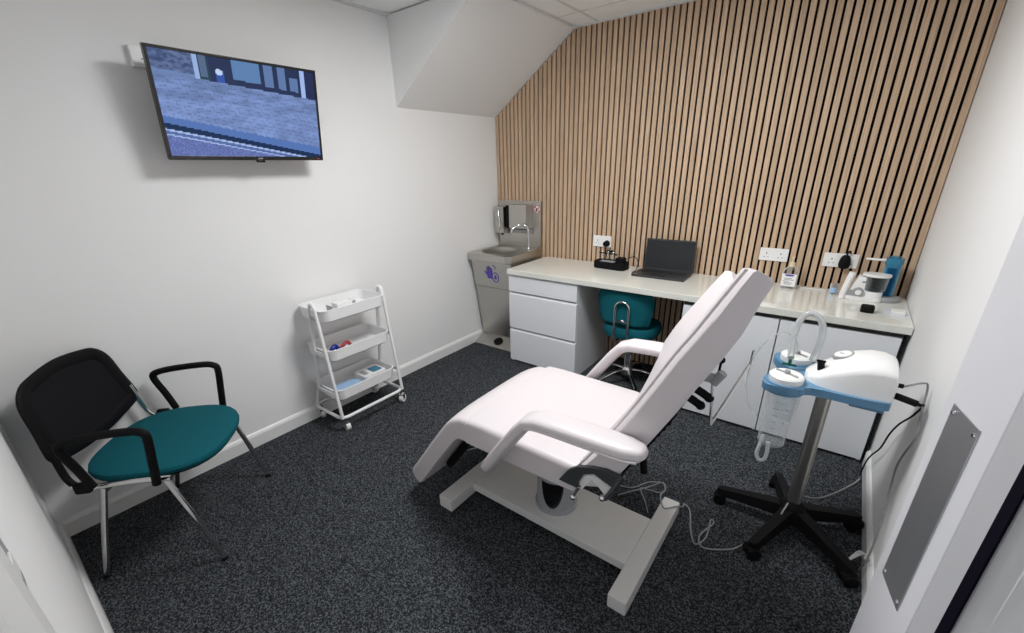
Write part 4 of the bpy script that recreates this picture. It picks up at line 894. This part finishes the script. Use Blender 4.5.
gb = thing('hand_gel_bottle', 'clear hand gel pump bottle with a white label on the worktop', 'bottle', (-0.205, 3.13, Z))
bw = [(x, y) for x, y in rounded(-0.205, 3.13, 0.086, 0.05, 0.016, 4)]
def br_(k, z): return [(-0.205 + (x + 0.205) * k, 3.13 + (y - 3.13) * k, Z + z) for x, y in bw]
obj('body', MB().rings([br_(0.94, 0), br_(1, 0.006), br_(1, 0.095), br_(0.92, 0.112), br_(0.55, 0.128), br_(0.35, 0.134)]), M['bottle'], gb)
obj('label', MB().span((-0.243, 3.1035, Z + 0.015), (-0.167, 3.1048, Z + 0.092), 0.0005), M['whitep'], gb)
obj('label_emblem', MB().prism([(-0.205 + 0.026 * math.cos(a), 3.1034, Z + 0.084 + 0.006 * math.sin(a)) for a in [2 * math.pi * k / 20 for k in range(20)]], (0, -0.0006, 0)), M['violet'], gb)
tx = MB()
for k, (w, off) in enumerate(((0.04, 0), (0.05, 0.002), (0.03, -0.004), (0.046, 0), (0.036, 0.004))): tx.span((-0.23 + off, 3.1028, Z + 0.064 - 0.009 * k), (-0.23 + off + w, 3.1034, Z + 0.0665 - 0.009 * k))
obj('label_text', tx, M['ink'], gb)
obj('pump', MB().cyl((-0.205, 3.13, Z + 0.134), (-0.205, 3.13, Z + 0.160), 0.017, 0.014, mi=0).cyl((-0.205, 3.13, Z + 0.160), (-0.205, 3.13, Z + 0.190), 0.005).box((-0.205, 3.118, Z + 0.194), (0.014, 0.042, 0.010), 0.003), M['cream'], gb)
tag(obj('spatula', MB().box((-0.075, 3.165, Z + 0.003), (0.14, 0.016, 0.005), 0.002, rot=Matrix.Rotation(-0.02, 3, 'Z')), M['whitep']), 'flat white spatula lying at the back of the worktop', 'spatula')
vl = thing('small_tumbler', 'small clear cup with a blue label beside the white spatula', 'cup', (0.027, 3.12, Z))
obj('body', MB().lathe([(0.019, Z), (0.020, Z + 0.004), (0.021, Z + 0.060), (0.019, Z + 0.060), (0.018, Z + 0.006), (0.005, Z + 0.005)], (0.027, 3.12, 0)), M['bottle'], vl)
obj('label', MB().rings([[(0.027 + 0.0212 * math.cos(math.radians(a)), 3.12 + 0.0212 * math.sin(math.radians(a)), Z + z) for a in range(-140, -39, 10)] for z in (0.010, 0.040)], closed_ring=False, cap=False), M['pad_blue'], vl)
# oral irrigator
oi = thing('oral_irrigator', 'white oral irrigator with a grey water tank on the worktop', 'oral irrigator', (0.17, 3.07, Z))
obj('base', MB().prism([(x, y, Z) for x, y in rounded(0.165, 3.07, 0.165, 0.095, 0.03)], (0, 0, 0.022), bevel=0.005), M['whitep'], oi)
obj('motor_body', MB().prism([(0.090, 3.045, Z + 0.02), (0.185, 3.045, Z + 0.02), (0.182, 3.045, Z + 0.128), (0.125, 3.045, Z + 0.132), (0.112, 3.045, Z + 0.10)], (0, 0.07, 0), bevel=0.006), M['whitep'], oi)
obj('logo', MB().span((0.145, 3.0435, Z + 0.100), (0.165, 3.0445, Z + 0.106)), M['ink'], oi)
obj('dial', MB().cyl((0.138, 3.046, Z + 0.045), (0.138, 3.030, Z + 0.045), 0.026, 0.024, mi=0).cyl((0.138, 3.031, Z + 0.045), (0.138, 3.028, Z + 0.045), 0.014, mi=1), [M['greyp'], M['whitep']], oi)
obj('tip_holder', MB().cyl((0.108, 3.046, Z + 0.032), (0.108, 3.036, Z + 0.032), 0.022), M['greyp'], oi)
obj('water_tank', MB().lathe([(0.044, Z + 0.055), (0.052, Z + 0.062), (0.057, Z + 0.140), (0.055, Z + 0.140), (0.050, Z + 0.064), (0.01, Z + 0.060)], (0.205, 3.06, 0), sx=0.9, sy=0.7), M['tank'], oi)
obj('tank_support', MB().lathe([(0.046, Z + 0.0), (0.044, Z + 0.056)], (0.205, 3.06, 0), sx=0.9, sy=0.7), M['whitep'], oi)
obj('tank_lid', MB().lathe([(0.060, Z + 0.138), (0.063, Z + 0.142), (0.062, Z + 0.152), (0.02, Z + 0.154)], (0.200, 3.06, 0), sx=1.0, sy=0.75), M['whitep'], oi)
obj('handpiece', MB().tube([(0.070, 3.04, Z + 0.0), (0.073, 3.042, Z + 0.04), (0.083, 3.05, Z + 0.10), (0.092, 3.055, Z + 0.150)], 0.016, 14, smooth=3), M['whitep'], oi)
bb = thing('blue_bottle', 'tall blue bottle with a white side spout on a round grey base', 'bottle', (0.29, 3.12, Z))
obj('round_base', MB().lathe([(0.064, Z), (0.066, Z + 0.004), (0.066, Z + 0.020), (0.060, Z + 0.026), (0.02, Z + 0.028)], (0.262, 3.11, 0)), M['greyp'], bb)
obj('body', MB().prism([(x, y, Z + 0.026) for x, y in rounded(0.258, 3.12, 0.066, 0.066, 0.022)], (0, 0, 0.175), bevel=0.004), M['blueb'], bb)
obj('clear_sleeve', MB().prism([(x, y, Z + 0.03) for x, y in rounded(0.258, 3.12, 0.070, 0.070, 0.023)], (0, 0, 0.155)), M['blueglass'], bb)
obj('cap', MB().prism([(x, y, Z + 0.200) for x, y in rounded(0.258, 3.12, 0.076, 0.074, 0.024)], (0, 0, 0.034), bevel=0.006).cyl((0.258, 3.12, Z + 0.232), (0.258, 3.12, Z + 0.244), 0.022), M['blueb'], bb)
obj('spout', MB().tube([(0.23, 3.115, Z + 0.222), (0.19, 3.11, Z + 0.220), (0.135, 3.105, Z + 0.222)], 0.0065, 10), M['whitep'], bb)
tag(obj('black_puck', MB().rings([[(0.185 + (x - 0.185) * k, 2.815 + (y - 2.815) * k, Z + z) for x, y in rounded(0.185, 2.815, 0.058, 0.054, 0.016)] for k, z in ((0.92, 0), (1, 0.006), (1, 0.026), (0.9, 0.034), (0.5, 0.036))]), M['blackp']), 'small rounded black gadget near the front edge of the worktop', 'gadget')
wc = thing('white_adapter', 'small flat white adapter at the right end of the worktop', 'adapter', (0.318, 2.88, Z))
obj('body', MB().box((0.310, 2.85, Z + 0.010), (0.055, 0.06, 0.020), 0.004), M['whitep'], wc)
obj('sheet', MB().box((0.305, 2.86, Z + 0.0008), (0.10, 0.16, 0.0015)), M['bottle'], wc)

# ================================================================ CABLES
FZ = 0.006
pts = [(-0.62, 1.66, FZ), (-0.579, 1.72, FZ), (-0.52, 1.80, FZ), (-0.472, 1.875, FZ), (-0.434, 1.80, FZ + 0.03), (-0.432, 1.74, 0.06), (-0.420, 1.68, 0.079), (-0.385, 1.625, 0.079), (-0.345, 1.665, 0.079), (-0.325, 1.72, 0.05), (-0.335, 1.79, FZ), (-0.30, 1.76, FZ), (-0.262, 1.64, FZ), (-0.225, 1.575, FZ), (-0.197, 1.64, FZ), (-0.205, 1.75, FZ + 0.004), (-0.190, 1.735, FZ + 0.006), (-0.222, 1.63, FZ), (-0.19, 1.575, FZ), (-0.10, 1.63, FZ), (-0.065, 1.68, FZ), (-0.03, 1.745, FZ), (0.03, 1.80, 0.05), (0.05, 1.86, 0.1275), (0.085, 1.985, 0.155), (0.12, 2.06, 0.09), (0.20, 2.23, FZ), (0.30, 2.40, FZ), (0.335, 2.47, 0.02)]
tag(obj('power_cable', MB().tube(pts, 0.0035, 8, smooth=6), M['cable']), 'grey cable trailing over the carpet from the treatment chair to the pump stand', 'cable')
tag(obj('coiled_lead', MB().tube([(-0.64, 1.73, FZ), (-0.58, 1.755, FZ), (-0.53, 1.84, FZ), (-0.46, 1.87, FZ + 0.006), (-0.44, 1.80, FZ + .006), (-0.51, 1.785, FZ), (-0.545, 1.77, FZ), (-0.49, 1.69, FZ), (-0.455, 1.63, FZ)], 0.003, 8, smooth=6), M['cable']), 'thin grey lead coiled on the carpet behind the chair base', 'cable')
kb_ = thing('pump_power_lead', 'black plug and dark lead from the pump down the right wall', 'cable', (0.33, 1.86, 0))
obj('plug', MB().tube([(0.266, 1.842, 0.775), (0.325, 1.855, 0.757)], 0.012, 12).tube([(0.325, 1.855, 0.757), (0.338, 1.858, 0.753)], 0.006, 8), M['blackp'], kb_)
obj('lead', MB().tube([(0.336, 1.858, 0.754), (0.350, 1.89, 0.742), (0.350, 1.93, 0.70), (0.345, 1.98, 0.645), (0.342, 2.10, 0.55), (0.342, 2.21, 0.44), (0.342, 2.29, 0.32), (0.340, 2.42, 0.20), (0.338, 2.49, 0.11), (0.335, 2.50, 0.02)], 0.0035, 8, smooth=5), M['blackp'], kb_)
tag(obj('wall_lead', MB().tube([(0.284, 1.88, 0.80), (0.332, 1.92, 0.81), (0.350, 1.93, 0.795), (0.350, 1.88, 0.71), (0.350, 1.83, 0.645), (0.350, 1.90, 0.53), (0.350, 1.93, 0.45), (0.347, 1.88, 0.38), (0.345, 1.83, 0.32), (0.342, 1.78, 0.20), (0.340, 1.78, 0.10), (0.335, 1.80, 0.03)], 0.0035, 8, smooth=5), M['cable']), 'pale grey lead hanging down the right wall behind the pump', 'cable')
cb = thing('cable_bundle', 'white bundle of cable ends lying against the right baseboard', 'cable', (0.33, 1.84, 0))
for k, (a, b) in enumerate((((0.255, 1.80), 0.0), ((0.262, 1.78), 0.01), ((0.268, 1.765), 0.02))):
    obj('strand', MB().tube([(a[0] + 0.01, a[1] + 0.0, 0.008 + b), (0.300, 1.84 - b, 0.02 + b), (0.330, 1.875 - b * 2, 0.055 + b), (0.343, 1.80, 0.09 + b)], 0.005, 8, smooth=4), M['cablew'], cb)
